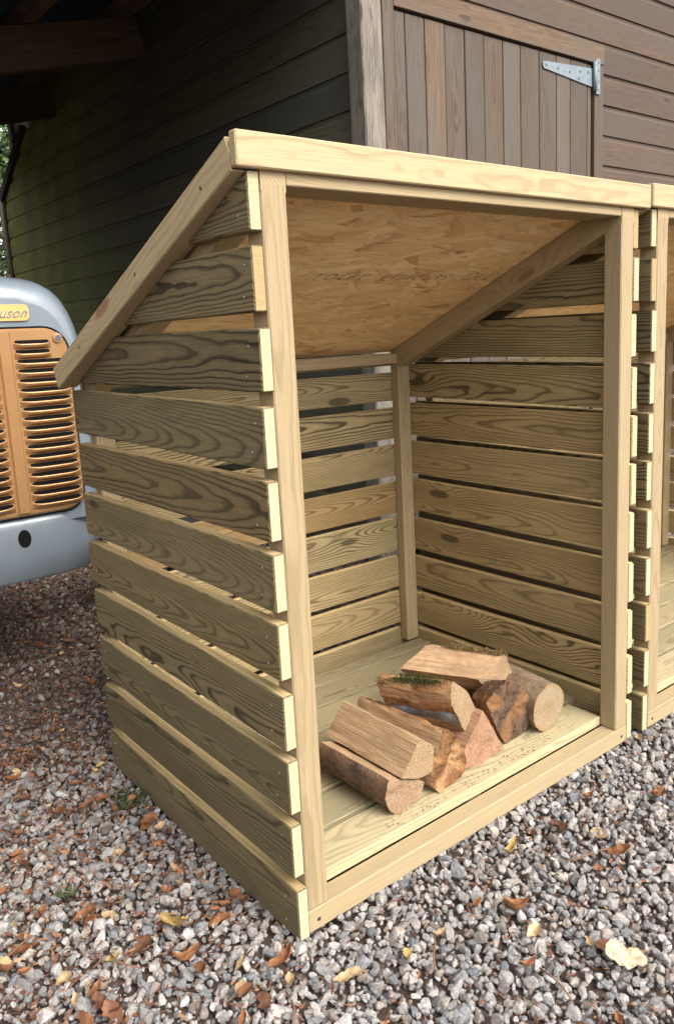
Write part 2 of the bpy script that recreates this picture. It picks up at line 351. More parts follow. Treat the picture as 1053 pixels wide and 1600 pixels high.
    # side slats
    for side in (0, 1):
        for i, zt in enumerate(TOPS):
            jz = rng.uniform(-.0012, .0012); jy = rng.uniform(-.0035, .003)
            if side: jz += rng.uniform(-.004, .006)
            zt2 = zt+jz
            x0 = 0 if side == 0 else W-TS
            lim = (ROOF0-.042-(zt2-SH))/SL
            y1 = D+rng.uniform(-.003, .003)
            cp = [((0, 0, ROOF0-.0545), (0, SL, 1))] if i < 4 else []
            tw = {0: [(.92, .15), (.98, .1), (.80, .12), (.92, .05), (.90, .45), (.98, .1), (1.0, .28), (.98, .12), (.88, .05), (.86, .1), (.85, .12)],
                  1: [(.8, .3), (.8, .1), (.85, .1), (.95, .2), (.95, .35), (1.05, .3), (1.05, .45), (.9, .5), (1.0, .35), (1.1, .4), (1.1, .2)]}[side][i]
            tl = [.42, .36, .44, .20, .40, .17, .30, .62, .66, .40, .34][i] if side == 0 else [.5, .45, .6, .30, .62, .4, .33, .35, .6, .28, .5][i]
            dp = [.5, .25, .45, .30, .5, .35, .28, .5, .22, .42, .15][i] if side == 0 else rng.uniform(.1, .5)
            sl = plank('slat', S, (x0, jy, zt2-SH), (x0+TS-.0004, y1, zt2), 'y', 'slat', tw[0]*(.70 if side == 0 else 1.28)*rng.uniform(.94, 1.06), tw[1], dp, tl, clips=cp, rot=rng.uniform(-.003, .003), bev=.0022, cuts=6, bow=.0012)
            if side == 0 and W < 1.2:
                cyl = (jy+y1)/2
                for yy, dz in ((.030+rng.uniform(-.006, .006), .022), (.034+rng.uniform(-.006, .006), -.024), (D-.03, .02), (D-.03, -.02)):
                    if zt2-SH/2+dz < ROOF0-.08-SL*yy: disc('nail', sl, (yy-cyl, TS/2+.0002, dz), (0, 1, 0), .0023, 'nail', .0014, 8)
    # back slats
    bt = [(1.25, .05), (1.25, .12), (1.3, .2), (1.05, .95), (1.25, .05), (1.25, .3), (1.2, .35), (1.2, .1)]
    for i, (z1, z0) in enumerate(BACK):
        if z1 < .11: continue
        plank('slat', S, (TS+.0006, .7772, z0), (W-TS-.0006, .7772+TS, z1), 'x', 'slat', bt[i][0], bt[i][1], rng.uniform(.1, .45), rng.choice([.25, .35, .68, .75]), bev=.0022, cuts=6, bow=.0012, rot=rng.uniform(-.003, .003))
    plank('slat', S, (TS+.0006, .7772, .004), (W-TS-.0006, .7772+TS, .1003), 'x', 'slat', 1.1, .1, .3, .3)
    # screws on the bottom rail
    for x in (TS+.022, W-TS-.02): disc('screw', S, (x, -.0004, .020), (0, -1, 0), .0042, 'screw', .0012)
    return S
S1 = log_store((0, 0, 0), 'open slatted log store holding the split logs, whole in view', .0217, .0250, 11)
S2 = log_store((1.0460, -.006, .004), 'wider empty slatted log store standing beside the one with logs', .0150, .0217, 23, 1.4115)
rng = random.Random(5)

# faded factory print on the underside of the roof board
g = G('faded print'); P = g.n('ShaderNodeTexCoord').outputs['Object']
tr = g.n('ShaderNodeBsdfTransparent'); mx = g.n('ShaderNodeMixShader')
g.t.links.new(g.ramp(g.noise(P, 75, 3, .6).outputs['Fac'], [(.38, (.05,)*3), (.64, (.72,)*3)]), mx.inputs[0])
g.t.links.new(tr.outputs[0], mx.inputs[1]); g.t.links.new(g.b.outputs[0], mx.inputs[2]); g.t.links.new(mx.outputs[0], g.out.inputs['Surface'])
MT['print'] = g.fin((.085, .060, .040), .8, .1)
def text_mesh(name, body, size, mat, parent, mw, shear=0, extrude=0, spacing=1.0):
    cu = bpy.data.curves.new(name, 'FONT'); cu.body = body; cu.size = size; cu.shear = shear; cu.extrude = extrude; cu.space_character = spacing; cu.align_x = 'CENTER'; cu.align_y = 'CENTER'; cu.resolution_u = 3
    t = bpy.data.objects.new(name, cu); COL.objects.link(t)
    dg = bpy.context.evaluated_depsgraph_get()
    me = bpy.data.meshes.new_from_object(t.evaluated_get(dg)); bpy.data.objects.remove(t)
    me.materials.clear(); me.materials.append(mat)
    o = bpy.data.objects.new(name, me); link(o, parent); o.matrix_local = mw; return o
yt = .352
mwt = Matrix.Translation((.62, yt, ROOF0-.0166-.0061-SL*yt-.0008)) @ Matrix.Rotation(-ang, 4, 'X') @ Matrix.Rotation(PI, 4, 'X')
tag(text_mesh('print_lettering', '/ rocar  gluiduss  OliE', .058, MT['print'], S1, mwt, .35, 0, 1.12), kind='stuff')

# ------------------------------------------------------------------ firewood
def bark_mat(name, c1, c2, c3=None):
    g = G(name); P = g.n('ShaderNodeTexCoord').outputs['Object']
    a = g.noise(g.vmul(P, (14, 40, 40)), 1, 6, .72).outputs['Fac']; b = g.noise(P, 90, 4, .7).outputs['Fac']; d = g.noise(P, 16, 3, .6).outputs['Fac']
    c = g.mix(g.ramp(a, [(.34, (0,)*3), (.66, (1,)*3)]), c1, c2)
    c = g.mix(g.ramp(b, [(.45, (0,)*3), (.75, (.6,)*3)]), c, tuple(v*.45 for v in c1))
    if c3: c = g.mix(g.ramp(d, [(.48, (0,)*3), (.62, (.85,)*3)]), c, c3)
    g.bump(g.mth('ADD', a, g.mth('MULTIPLY', b, .5)), 1.0, .010); return g.fin(c, .9, .15)
def split_mat(name, c1, c2):
    g = G(name); P = g.n('ShaderNodeTexCoord').outputs['Object']
    a = g.noise(g.vmul(P, (7, 130, 130)), 1, 5, .65, .4).outputs['Fac']; b = g.noise(g.vmul(P, (5, 22, 22)), 1, 3, .6).outputs['Fac']; f = g.noise(g.vmul(P, (25, 420, 420)), 1, 3, .7).outputs['Fac']
    c = g.mix(g.ramp(a, [(.32, (0,)*3), (.7, (1,)*3)]), c1, c2)
    c = g.mix(g.ramp(b, [(.45, (0,)*3), (.75, (.55,)*3)]), c, tuple(v*.6 for v in c1))
    c = g.mix(.3, c, g.mix(1.0, c, g.ramp(f, [(.3, (.5,)*3), (.7, (1.5,)*3)]), 'MULTIPLY'))
    g.bump(g.mth('ADD', a, g.mth('MULTIPLY', f, .6)), .9, .006); return g.fin(c, .78, .2)
def sawn_mat(name, c1, c2, rad=False):
    g = G(name); P = g.n('ShaderNodeTexCoord').outputs['Object']
    sp = g.n('ShaderNodeSeparateXYZ', Vector=P); a = g.noise(P, 260, 5, .75).outputs['Fac']; b = g.noise(g.vmul(P, (20, 20, 20)), 1, 3).outputs['Fac']
    st = g.noise(g.xyz(0.0, g.mth('MULTIPLY', g.mth('ADD', sp.outputs[1], sp.outputs[2]), 90), g.mth('MULTIPLY', g.mth('SUBTRACT', sp.outputs[1], sp.outputs[2]), 480)), 1, 3, .6).outputs['Fac']
    c = g.mix(g.ramp(a, [(.35, (0,)*3), (.65, (1,)*3)]), c2, c1)
    if rad:
        rr = g.mth('SQRT', g.mth('ADD', g.mth('MULTIPLY', sp.outputs[1], sp.outputs[1]), g.mth('MULTIPLY', sp.outputs[2], sp.outputs[2])))
        ring = g.mth('FRACT', g.mth('ADD', g.mth('MULTIPLY', rr, 210), g.mth('MULTIPLY', b, 1.5)))
        c = g.mix(g.mth('MULTIPLY', ring, .28), c, tuple(v*.55 for v in c2))
        c = g.mix(g.ramp(rr, [(0, (.65,)*3), (.022, (.15,)*3), (.045, (0,)*3), (.056, (.7,)*3)]), c, (.42, .25, .09))
    else: c = g.mix(g.ramp(st, [(.42, (0,)*3), (.7, (.5,)*3)]), c, tuple(v*.62 for v in c2))
    c = g.mix(g.ramp(b, [(.5, (0,)*3), (.75, (.4,)*3)]), c, (.50, .27, .16))
    if rad:
        at2 = g.mth('ARCTAN2', sp.outputs[2], sp.outputs[1]); ck = g.noise(g.xyz(g.mth('MULTIPLY', at2, 2.2), g.mth('MULTIPLY', b, 1.2), 0.0), 1, 2, .6).outputs['Fac']
        c = g.mix(g.ramp(ck, [(.490, (0,)*3), (.498, (.6,)*3), (.502, (.6,)*3), (.51, (0,)*3)]), c, tuple(v*.4 for v in c2))
    g.bump(g.mth('ADD', a, st), 1.0, .007); return g.fin(c, .88, .12)
LM = {'bark': bark_mat('grey brown bark', (.085, .052, .034), (.23, .15, .098), (.17, .10, .06)),
      'bark_smooth': bark_mat('smooth bark', (.14, .09, .055), (.32, .235, .15)),
      'bark_orange': bark_mat('torn orange bark', (.10, .050, .025), (.36, .17, .070), (.42, .25, .12)),
      'bark_dark': bark_mat('dark knotty bark', (.050, .029, .019), (.20, .125, .080), (.25, .12, .05)),
      'bark_blue': bark_mat('blue grey lichen bark', (.07, .066, .066), (.34, .36, .38), (.16, .09, .055)),
      'split': split_mat('split wood', (.36, .22, .115), (.52, .35, .20)),
      'split_red': split_mat('reddish split wood', (.30, .16, .09), (.44, .26, .16)),
      'split_dark': split_mat('brown split wood', (.20, .105, .050), (.38, .215, .105)),
      'end': sawn_mat('sawn log end', (.62, .45, .27), (.42, .265, .14)),
      'end_rough': sawn_mat('rough log end', (.60, .42, .27), (.38, .235, .135)),
      'end_round': sawn_mat('round log end', (.56, .45, .30), (.42, .31, .19), True)}
def log(name, label, pts, tags, y0, length, ang_deg, end='end', rise=0, back=(1, 1), amp=.0032, rough_end=.0, seed=0):
    """pts: end outline (x, z) in the plane y=y0; tags: material of each outline edge; swept back along ang_deg"""
    cx = sum(p[0] for p in pts)/len(pts); cz = sum(p[1] for p in pts)/len(pts)
    zmin = min(p[1] for p in pts)
    mats = []; ring = []; edge = []
    for k in range(len(pts)):
        p, q = Vector(pts[k]), Vector(pts[(k+1) % len(pts)]); n = max(1, int((q-p).length/.0085))
        if tags[k] not in mats: mats.append(tags[k])
        for j in range(n): ring.append(p.lerp(q, j/n)); edge.append(mats.index(tags[k]))
    mats.append(end); ei = len(mats)-1
    # round the corners a touch
    m = len(ring)
    ring = [ring[k]*.8+(ring[k-1]+ring[(k+1) % m])*.1 for k in range(m)]
    NS = max(6, int(length/.012)); a = R(ang_deg)
    dx, dyv = math.cos(a), math.sin(a)
    # local frame: X along the log
    fr = Matrix.Translation((cx, y0, cz)) @ Matrix.Rotation(a, 4, 'Z')
    inv = fr.inverted(); bm = bmesh.new(); rows = []
    for s in range(NS+1):
        t = s/NS; row = []
        for k, p in enumerate(ring):
            sx = 1+(back[0]-1)*t; sz = 1+(back[1]-1)*t
            x = cx+(p.x-cx)*sx+dx*length*t; z = zmin+(p.y-zmin)*sz+rise*t; y = y0+dyv*length*t
            v = Vector((x, y, z))
            bk = 'bark' in mats[edge[k]]
            d = mnoise.noise_vector(v*26+Vector((seed, 0, 0)))*amp*(1.5 if bk else .55)+mnoise.noise_vector(Vector((v.x*150, v.y*(90 if bk else 14), v.z*150))+Vector((seed, 3, 0)))*amp*(.7 if bk else .5)
            v += d
            v.z = max(v.z, .0668) if z < .2 else v.z
            if s == 0: v.y += rough_end*(mnoise.noise(v*160)+.5*mnoise.noise(v*60))
            row.append(bm.verts.new(inv @ v))
        rows.append(row)
    for s in range(NS):
        for k in range(m):
            f = bm.faces.new((rows[s][k], rows[s][(k+1) % m], rows[s+1][(k+1) % m], rows[s+1][k])); f.material_index = edge[k]; f.smooth = 'bark' in mats[edge[k]]
    for row, sg in ((rows[0], 1), (rows[-1], -1)):
        cc = sum((v.co for v in row), Vector())/m
        prev = [bm.verts.new(v.co) for v in row]          # own rim, so the cap keeps a crisp edge
        for q in (.8, .6, .4, .2):
            cur = []
            for v in row:
                co = cc.lerp(v.co, q); e = co*1.0
                co.x = cc.x+(v.co.x-cc.x)*q**2+sg*0+rough_end*1.3*(mnoise.noise(Vector((seed, e.y*45, e.z*45)))+.5*mnoise.noise(Vector((seed, e.y*130, e.z*130))))
                cur.append(bm.verts.new(co))
            for k in range(m):
                f = bm.faces.new((prev[k], prev[(k+1) % m], cur[(k+1) % m], cur[k])); f.material_index = ei; f.smooth = True
            prev = cur
        cen = bm.verts.new(sum((v.co for v in prev), Vector())/m)
        for k in range(m):
            f = bm.faces.new((prev[k], prev[(k+1) % m], cen)); f.material_index = ei; f.smooth = True
    bmesh.ops.recalc_face_normals(bm, faces=bm.faces)
    o = mesh_obj(name, bm, [LM[x] for x in mats]); o.matrix_world = fr
    tag(o, label, 'log', 'firewood in the log store'); return o
def arc(cx, cz, r, n=22, ph=0, wob=.03):
    return [(cx+r*(1+wob*math.sin(3*t+ph))*math.cos(t), cz+r*(1+wob*math.sin(2*t+ph))*math.sin(t)) for t in [2*PI*k/n for k in range(n)]]
logs = {}
logs[2] = log('firewood_log', 'half-round log with brown bark under the quarter-split one, rough sawn end', [(.283, .153), (.33, .133), (.374, .112), (.369, .086), (.350, .070), (.325, .0665), (.300, .069), (.279, .089), (.270, .112), (.272, .137)],
              ['split', 'split']+['bark']*8, .080, .216, 92, 'end_rough', rough_end=.004, seed=2)
logs[1] = log('firewood_log', 'clean tan quarter-split log lying on top of the half-round one', [(.361, .212), (.378, .203), (.401, .181), (.394, .128), (.372, .126), (.352, .130), (.308, .146)],
              ['split', 'split', 'split', 'bark', 'bark', 'bark', 'split'], .072, .246, 91, 'end', rise=0, seed=1, amp=.0024)
logs[3] = log('firewood_log', 'split log with torn orange end and black knot, right of the quarter-split one', [(.431, .203), (.462, .190), (.487, .155), (.496, .107), (.487, .074), (.454, .0665), (.415, .0665), (.398, .09), (.40, .115), (.412, .145), (.425, .175)],
              ['bark_orange']*6+['split']*5, .078, .25, 95, 'bark_orange', rough_end=.012, seed=3)
logs[7] = log('firewood_log', 'reddish wedge-shaped log with grey bark foot in the middle of the heap', [(.578, .188), (.598, .155), (.622, .11), (.648, .0667), (.58, .0667), (.515, .0667), (.516, .117), (.547, .150)],
              ['split_red']*3+['bark_dark']*2+['split_red']*3, .100, .24, 90, 'split_red', rough_end=.003, seed=7)
logs[6] = log('firewood_log', 'knotty log with dark rounded bark end beside the round log', [(.606, .190), (.632, .214), (.668, .226), (.705, .217), (.730, .195), (.748, .164), (.744, .123), (.748, .085), (.71, .071), (.665, .072), (.645, .1), (.622, .15)],
              ['bark_dark']*5+['split']*3+['split_dark']*4, .112, .075, 80, 'bark_dark', back=(.85, .8), rough_end=.005, seed=6)
logs[8] = log('firewood_log', 'whole round log with smooth bark against the slatted side', arc(.795, .1235, .0575), ['bark_smooth']*22, .089, .29, 84, 'end_round', back=(.96, 1.0), amp=.0018, rough_end=.0012, seed=8)
logs[4] = log('firewood_log', 'mossy log with blue-grey bark strip on its near side', [(.508, .276), (.556, .232), (.588, .150), (.545, .138), (.527, .168), (.513, .196), (.501, .222), (.498, .250)],
              ['split', 'split', 'bark_dark', 'split_dark', 'bark_blue', 'bark_orange', 'split_dark', 'bark_orange'], .120, .165, 116, 'end', rise=.0, back=(1.1, .95), amp=.004, seed=4, rough_end=.002)
logs[5] = log('firewood_log', 'broad flat-topped log crowning the back of the heap, moss along its far edge', [(.674, .199), (.72, .217), (.764, .236), (.785, .204), (.801, .165), (.745, .160), (.700, .160)],
              ['split', 'split', 'bark', 'bark', 'split', 'split_dark', 'split_dark'], .2, .20, 117, 'end', seed=5, amp=.003, rough_end=.003)

def tuft(name, parent, pts, n, h, spread, mat, seed, lean=.5, w=.0011):
    """a clump of fine blades, in world space around pts"""
    rr = random.Random(seed); bm = bmesh.new(); inv = parent.matrix_world.inverted()
    for _ in range(n):
        p = Vector(rr.choice(pts))+Vector((rr.gauss(0, spread), rr.gauss(0, spread), rr.gauss(0, spread*.25)))
        d = Vector((rr.gauss(0, lean), rr.gauss(0, lean), 1)).normalized(); hh = h*rr.uniform(.4, 1.2)
        s = d.cross(Vector((rr.uniform(-1, 1), rr.uniform(-1, 1), .1))).normalized()*w
        q = p+d*hh*.6; e = p+d*hh+Vector((rr.gauss(0, .3), rr.gauss(0, .3), -.25))*hh*.6
        vs_ = [bm.verts.new(inv @ x) for x in (p-s, p+s, q+s*.8, q-s*.8, e)]
        bm.faces.new(vs_[:4]); bm.faces.new((vs_[3], vs_[2], vs_[4]))
    o = mesh_obj(name, bm, mat, parent); return o
MT['moss'] = simple('green moss', (.055, .056, .020), .9, 0, .1, 60, .5)
MT['moss_dry'] = simple('dry moss', (.20, .13, .055), .9, 0, .1, 60, .5)
bpy.context.view_layer.update()
def top_line(o, a, b, n=24):
    return [Vector(a).lerp(Vector(b), k/n) for k in range(n+1)]
tag(tuft('moss', logs[4], top_line(logs[4], (.492, .155, .268), (.452, .235, .262)), 3200, .007, .009, MT['moss'], 3, .9, .0006), kind='stuff')
tag(tuft('moss', logs[4], top_line(logs[4], (.445, .245, .258), (.435, .27, .25)), 1200, .008, .008, MT['moss_dry'], 4, .9, .0006), kind='stuff')
tag(tuft('moss', logs[5], top_line(logs[5], (.762, .203, .236), (.700, .33, .236)), 2400, .008, .006, MT['moss_dry'], 5, .9, .0006), kind='stuff')

# ------------------------------------------------------------------ barn
BY = 1.6; BX = 1.6
B = empty('barn', (BX, BY, 0), 'timber barn with weathered plank door and dark open bay', 'barn')
def shift(v): return (v[0]-BX, v[1]-BY, v[2])
def bplank(name, lo, hi, *a, **k): return plank(name, B, shift(lo), shift(hi), *a, **k)
prof = [(0, 0), (0, .118), (.006, .124), (.0095, .133), (.0095, .1485), (.020, .1485), (.020, 0)]
def clad(name, length, mat, parent, mw, tone, warm):
    bm = bmesh.new(); NS = 4; rows = []; sd = rng.random()*20
    for s in range(NS+1):
        x = (s/NS-.5)*length
        rows.append([bm.verts.new((x, y+.0012*math.sin(sd+s*1.7), z-.074)) for y, z in prof])
    m = len(prof)
    for s in range(NS):
        for k in range(m): bm.faces.new((rows[s][k], rows[s+1][k], rows[s+1][(k+1) % m], rows[s][(k+1) % m]))
    bm.faces.new(rows[0]); bm.faces.new(rows[-1][::-1])
    bmesh.ops.recalc_face_normals(bm, faces=bm.faces)
    o = mesh_obj(name, bm, MT[mat], parent); o.matrix_local = mw
    o.color = (tone, warm, rng.uniform(.1, .6), rng.uniform(.38, .62)); return o
DX0, DX1, DZ = 1.7285, 3.072, 2.292
for i in range(24):
    z = .0+.1487*i+.04
    zc = z+.074
    if z+.15 < DZ+.09 - .0:      # beside the door
        clad('cladding_board', 6.8-3.162, 'barn', B, Matrix.Translation(shift(((6.8+3.162)/2, BY+.004, zc))), rng.uniform(.9, 1.15), rng.uniform(0, .5))
    else:
        clad('cladding_board', 6.8-1.664, 'barn', B, Matrix.Translation(shift(((6.8+1.664)/2, BY+.004, zc))), rng.uniform(.85, 1.1), rng.uniform(0, .5))
# door surround
bplank('door_frame', (1.664, BY-.024, 0), (DX0-.003, BY+.001, DZ+.09), 'z', 'door', 1.05, .35, .5, .48)
bplank('door_frame', (DX1+.010, BY-.022, 0), (3.158, BY+.001, DZ+.004), 'z', 'door', .95, .5, .5, .48)
bplank('door_frame', (DX0-.002, BY-.026, DZ+.005), (3.158, BY+.0012, DZ+.098), 'x', 'door', 1.1, .95, .5, .48)
# door
dr = bpy.data.objects.new('door', None); link(dr, B); dr.location = (0, 0, 0); dr['label'] = 'vertical plank door with long strap hinge'
bxs = [1.7305, 1.794, 1.905, 2.023, 2.146, 2.268, 2.396, 2.518, 2.654, 2.785, 2.895, 3.035, 3.070]
for i in range(len(bxs)-1):
    t, wm = [(1.0, .1), (1.02, .0), (1.15, .8), (1.0, .2), (.9, .1), (.95, .5), (1.05, .4), (.95, .1), (.95, .2), (1.1, .5), (.9, .15), (1.05, .3)][i]
    y0 = BY-.012+rng.uniform(-.002, .002)
    plank('plank', dr, shift((bxs[i]+.0022, y0, .03)), shift((bxs[i+1]-.0022, y0+.02, DZ-.004)), 'z', 'door', t, wm, rng.uniform(.3, .9), rng.uniform(.42, .58), bev=.003)
plank('backing', dr, shift((DX0, BY+.012, .03)), shift((DX1, BY+.02, DZ-.006)), 'z', 'dark_beam', .3, 0, .5, .5)
# strap hinge
def strap():
    bm = bmesh.new(); y = -.0
    pts = [(2.674, 2.224), (2.681, 2.214), (3.066, 2.183), (3.066, 2.270), (2.681, 2.246), (2.674, 2.238)]
    lo = [bm.verts.new((x-BX, -.0185, z)) for x, z in pts]; hi = [bm.verts.new((x-BX, -.0145, z)) for x, z in pts]
    bm.faces.new(lo); bm.faces.new(hi[::-1])
    for k in range(6): bm.faces.new((lo[k], hi[k], hi[(k+1) % 6], lo[(k+1) % 6]))
    bmesh.ops.recalc_face_normals(bm, faces=bm.faces)
    return bm
st = mesh_obj('strap_hinge', strap(), MT['galv'], dr)
for x, z in ((2.70, 2.230), (2.79, 2.228), (2.88, 2.226), (2.965, 2.240), (2.955, 2.206), (3.03, 2.246)): disc('bolt', st, (x-BX, -.0190, z), (0, -1, 0), .0068, 'screw', .003)
hb = plank('hinge_plate', dr, shift((3.082, BY-.031, 2.150)), shift((3.116, BY-.026, 2.318)), 'z', 'galv', bev=.001)
bm = bmesh.new(); bmesh.ops.create_cone(bm, cap_ends=True, segments=14, radius1=.011, radius2=.011, depth=.14)
kn = mesh_obj('hinge_knuckle', bm, MT['galv'], dr, True); kn.location = (3.0745-BX, -.029, 2.232)
for z in (2.17, 2.21, 2.26, 2.30): disc('bolt', dr, (3.10-BX, -.0316, z), (0, -1, 0), .006, 'screw', .002)
# corner post and bay side wall
bplank('corner_post', (1.552, BY-.018, 0), (1.6605, BY+.08, 3.3), 'z', 'post', 1.0, .15, .25, .40, bev=.006, cuts=14, bow=.006)
mwS = Matrix.Rotation(-PI/2, 4, 'Z')       # cladding facing -x
for i in range(20):
    zc = .074+.1487*i-.01
    ln = 4.72-max(0, zc-2.28)*1.71
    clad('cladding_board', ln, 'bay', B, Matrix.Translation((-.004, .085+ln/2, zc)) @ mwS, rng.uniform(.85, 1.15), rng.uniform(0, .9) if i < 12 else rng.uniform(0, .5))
bplank('bay_end_post', (1.585, 6.4055, 0), (1.70, 6.47, 2.26), 'z', 'dark_beam', .8)
# lean-to roof over the bay
def beam(name, p, q, wd, ht, mat, tone=1.0):
    p, q = Vector(shift(p)), Vector(shift(q)); d = q-p; L = d.length
    bm = box_bm(L, wd, ht, .004); o = mesh_obj(name, bm, MT[mat], B)
    x = d.normalized(); z = Vector((0, 0, 1)); yv = z.cross(x).normalized(); z = x.cross(yv)
    mw = Matrix((x, yv, z)).transposed().to_4x4(); mw.translation = (p+q)/2; o.matrix_local = mw
    o.color = (tone, .3, .4, .45); return o
RS = .25      # lean-to falls towards -x
XL = -3.2
zr = lambda x: 2.72+(x-BX)*RS
for yy in (1.62, 3.60, 5.05, 6.44):
    beam('roof_rafter', (1.594, yy, zr(1.594)), (XL, yy, zr(XL)), .07, .215, 'dark_beam', .75 if yy == 3.6 else .6)
for x in (1.52, .97, .42, -.13, -.68, -1.23, -1.8, -2.4, -3.0): beam('purlin', (x, 1.45, zr(x)+.165), (x, 6.6, zr(x)+.165), .06, .10, 'dark_beam', 1.1)
bm = box_bm(1, 1, 1, 0)
sheet = mesh_obj('bay_roof', bm, MT['membrane'], B)
xm = (1.72+XL-.15)/2; Lx = 1.72-XL+.15
sheet.matrix_local = Matrix.Translation(shift((xm, 4.02, zr(xm)+.232))) @ Matrix.Rotation(-math.atan(RS), 4, 'Y') @ Matrix.Diagonal((Lx/math.cos(math.atan(RS)), 5.25, .02, 1))
beam('knee_brace', (1.59, 6.44, 2.25), (1.59, 5.72, 2.67), .05, .07, 'dark_beam', .3)
for yy in (1.62, 6.44): bplank('bay_post', (XL, yy-.06, 0), (XL+.12, yy+.06, zr(XL)-.10), 'z', 'dark_beam')
for i in range(10): clad('cladding_board', 4.7, 'bay', B, Matrix.Translation(shift((XL+.06, 4.03, .074+.1487*i))) @ Matrix.Rotation(PI/2, 4, 'Z'), 1, .2)  # unseen left bay wall, added to keep light out of the bay
# rest of the barn: far gable, back wall and roof, unseen, added to block light
bplank('unseen_barn_wall', (1.72, 6.42, 0), (6.8, 6.5, 3.4), 'x', 'barn'); bplank('unseen_barn_wall', (6.805, 1.63, 0), (6.88, 6.41, 3.4), 'y', 'barn')
bplank('wall_lining', (1.6665, BY+.03, 2.42), (6.8, BY+.05, 3.55), 'x', 'dark_beam', .5); bplank('wall_lining', (3.165, BY+.031, 0), (6.79, BY+.051, 2.419), 'x', 'dark_beam', .5)
bplank('wall_lining', (1.622, BY+.09, 0), (1.64, 6.40, 2.26), 'y', 'dark_beam', .5); bplank('wall_lining', (1.622, BY+.09, 2.261), (1.64, 5.60, 3.3), 'y', 'dark_beam', .5)
for sgn in (0, 1):
    p = beam('unseen_barn_roof', (4.25, 1.35 if sgn == 0 else 6.75, 3.5), (4.25, 4.05, 4.75), 5.4, .08, 'felt')

# ------------------------------------------------------------------ tractor
T = empty('tractor', (.030, 1.40, 0), 'grey vintage tractor with copper louvred grille parked at the bay', 'tractor')
def gloss(name, c, rough, coat=.6, metal=0, nz=.08):
    g = G(name); P = g.n('ShaderNodeTexCoord').outputs['Object']; nf = g.noise(P, 6, 4, .6).outputs['Fac']
    col = g.mix(g.ramp(nf, [(.35, (0,)*3), (.7, (1,)*3)]), tuple(v*(1-nz) for v in c), tuple(v*(1+nz) for v in c))
    g.put(g.b.inputs['Coat Weight'], coat); g.put(g.b.inputs['Coat Roughness'], .12)
    return g.fin(col, rough, .5, metal)
MT['tgrey'] = gloss('tractor grey paint', (.142, .166, .186), .34, .6)
MT['copper'] = gloss('copper paint', (.43, .235, .100), .27, .5, .5)
MT['badge'] = gloss('badge amber enamel', (.56, .33, .105), .3, .6)
MT['chrome'] = simple('chrome script', (.75, .73, .72), .18, 1.0)
MT['tyre'] = simple('tyre rubber', (.012, .012, .012), .85, 0, .3, 40, .4)
MT['engine'] = simple('engine grey', (.12, .14, .155), .5, .2, .4, 25, .3)
def section(hw, zt, zb, n=34):
    """half-arch bonnet outline from the lower side up over the top"""
    pts = []; rc = .165
    for k in range(n+1):
        t = k/n
        th = PI*t
        ex = .52
        cx, sx = math.cos(th), math.sin(th)
        x = hw*math.copysign(abs(cx)**ex, cx); zz = (zt-.84)*abs(sx)**.72
        z = .84+zz
        if abs(x) < .075: z += .010*(1-(abs(x)/.075)**6)
        pts.append((x, z))
    return [(hw, zb), (hw, (zb+.84)/2)]+pts+[(-hw, (zb+.84)/2), (-hw, zb)]
bm = bmesh.new(); rows = []
for yv, hw, zt in [(0, .200, 1.150), (.003, .211, 1.168), (.010, .222, 1.183), (.024, .234, 1.197), (.045, .246, 1.209), (.075, .257, 1.219), (.12, .265, 1.227), (.20, .270, 1.234), (.4, .272, 1.242), (.8, .272, 1.248), (1.15, .272, 1.252)]:
    rows.append([bm.verts.new((x, yv, z)) for x, z in section(hw, zt, .50)])
m = len(rows[0])
for a_, b_ in zip(rows, rows[1:]):
    for k in range(m-1): bm.faces.new((a_[k], a_[k+1], b_[k+1], b_[k]))
bm.faces.new(rows[0]); bm.faces.new(rows[-1])
bmesh.ops.recalc_face_normals(bm, faces=bm.faces)
bon = mesh_obj('bonnet', bm, MT['tgrey'], T, True)
bon.data.polygons[len(bon.data.polygons)-2].use_smooth = False
def tube(name, pts, r, mat, parent, n=6):
    bm = bmesh.new(); rows = []
    for i, p in enumerate(pts):
        p = Vector(p); d = (Vector(pts[min(i+1, len(pts)-1)])-Vector(pts[max(i-1, 0)])).normalized()
        u = d.orthogonal().normalized(); v = d.cross(u)
        if i: 
            u = (pu-d*pu.dot(d)).normalized(); v = d.cross(u)
        pu = u
        rows.append([bm.verts.new(p+(u*math.cos(2*PI*k/n)+v*math.sin(2*PI*k/n))*r) for k in range(n)])
    for a_, b_ in zip(rows, rows[1:]):
        for k in range(n): bm.faces.new((a_[k], a_[(k+1) % n], b_[(k+1) % n], b_[k]))
    bm.faces.new(rows[0][::-1]); bm.faces.new(rows[-1])
    return mesh_obj(name, bm, MT[mat] if isinstance(mat, str) else mat, parent, True)
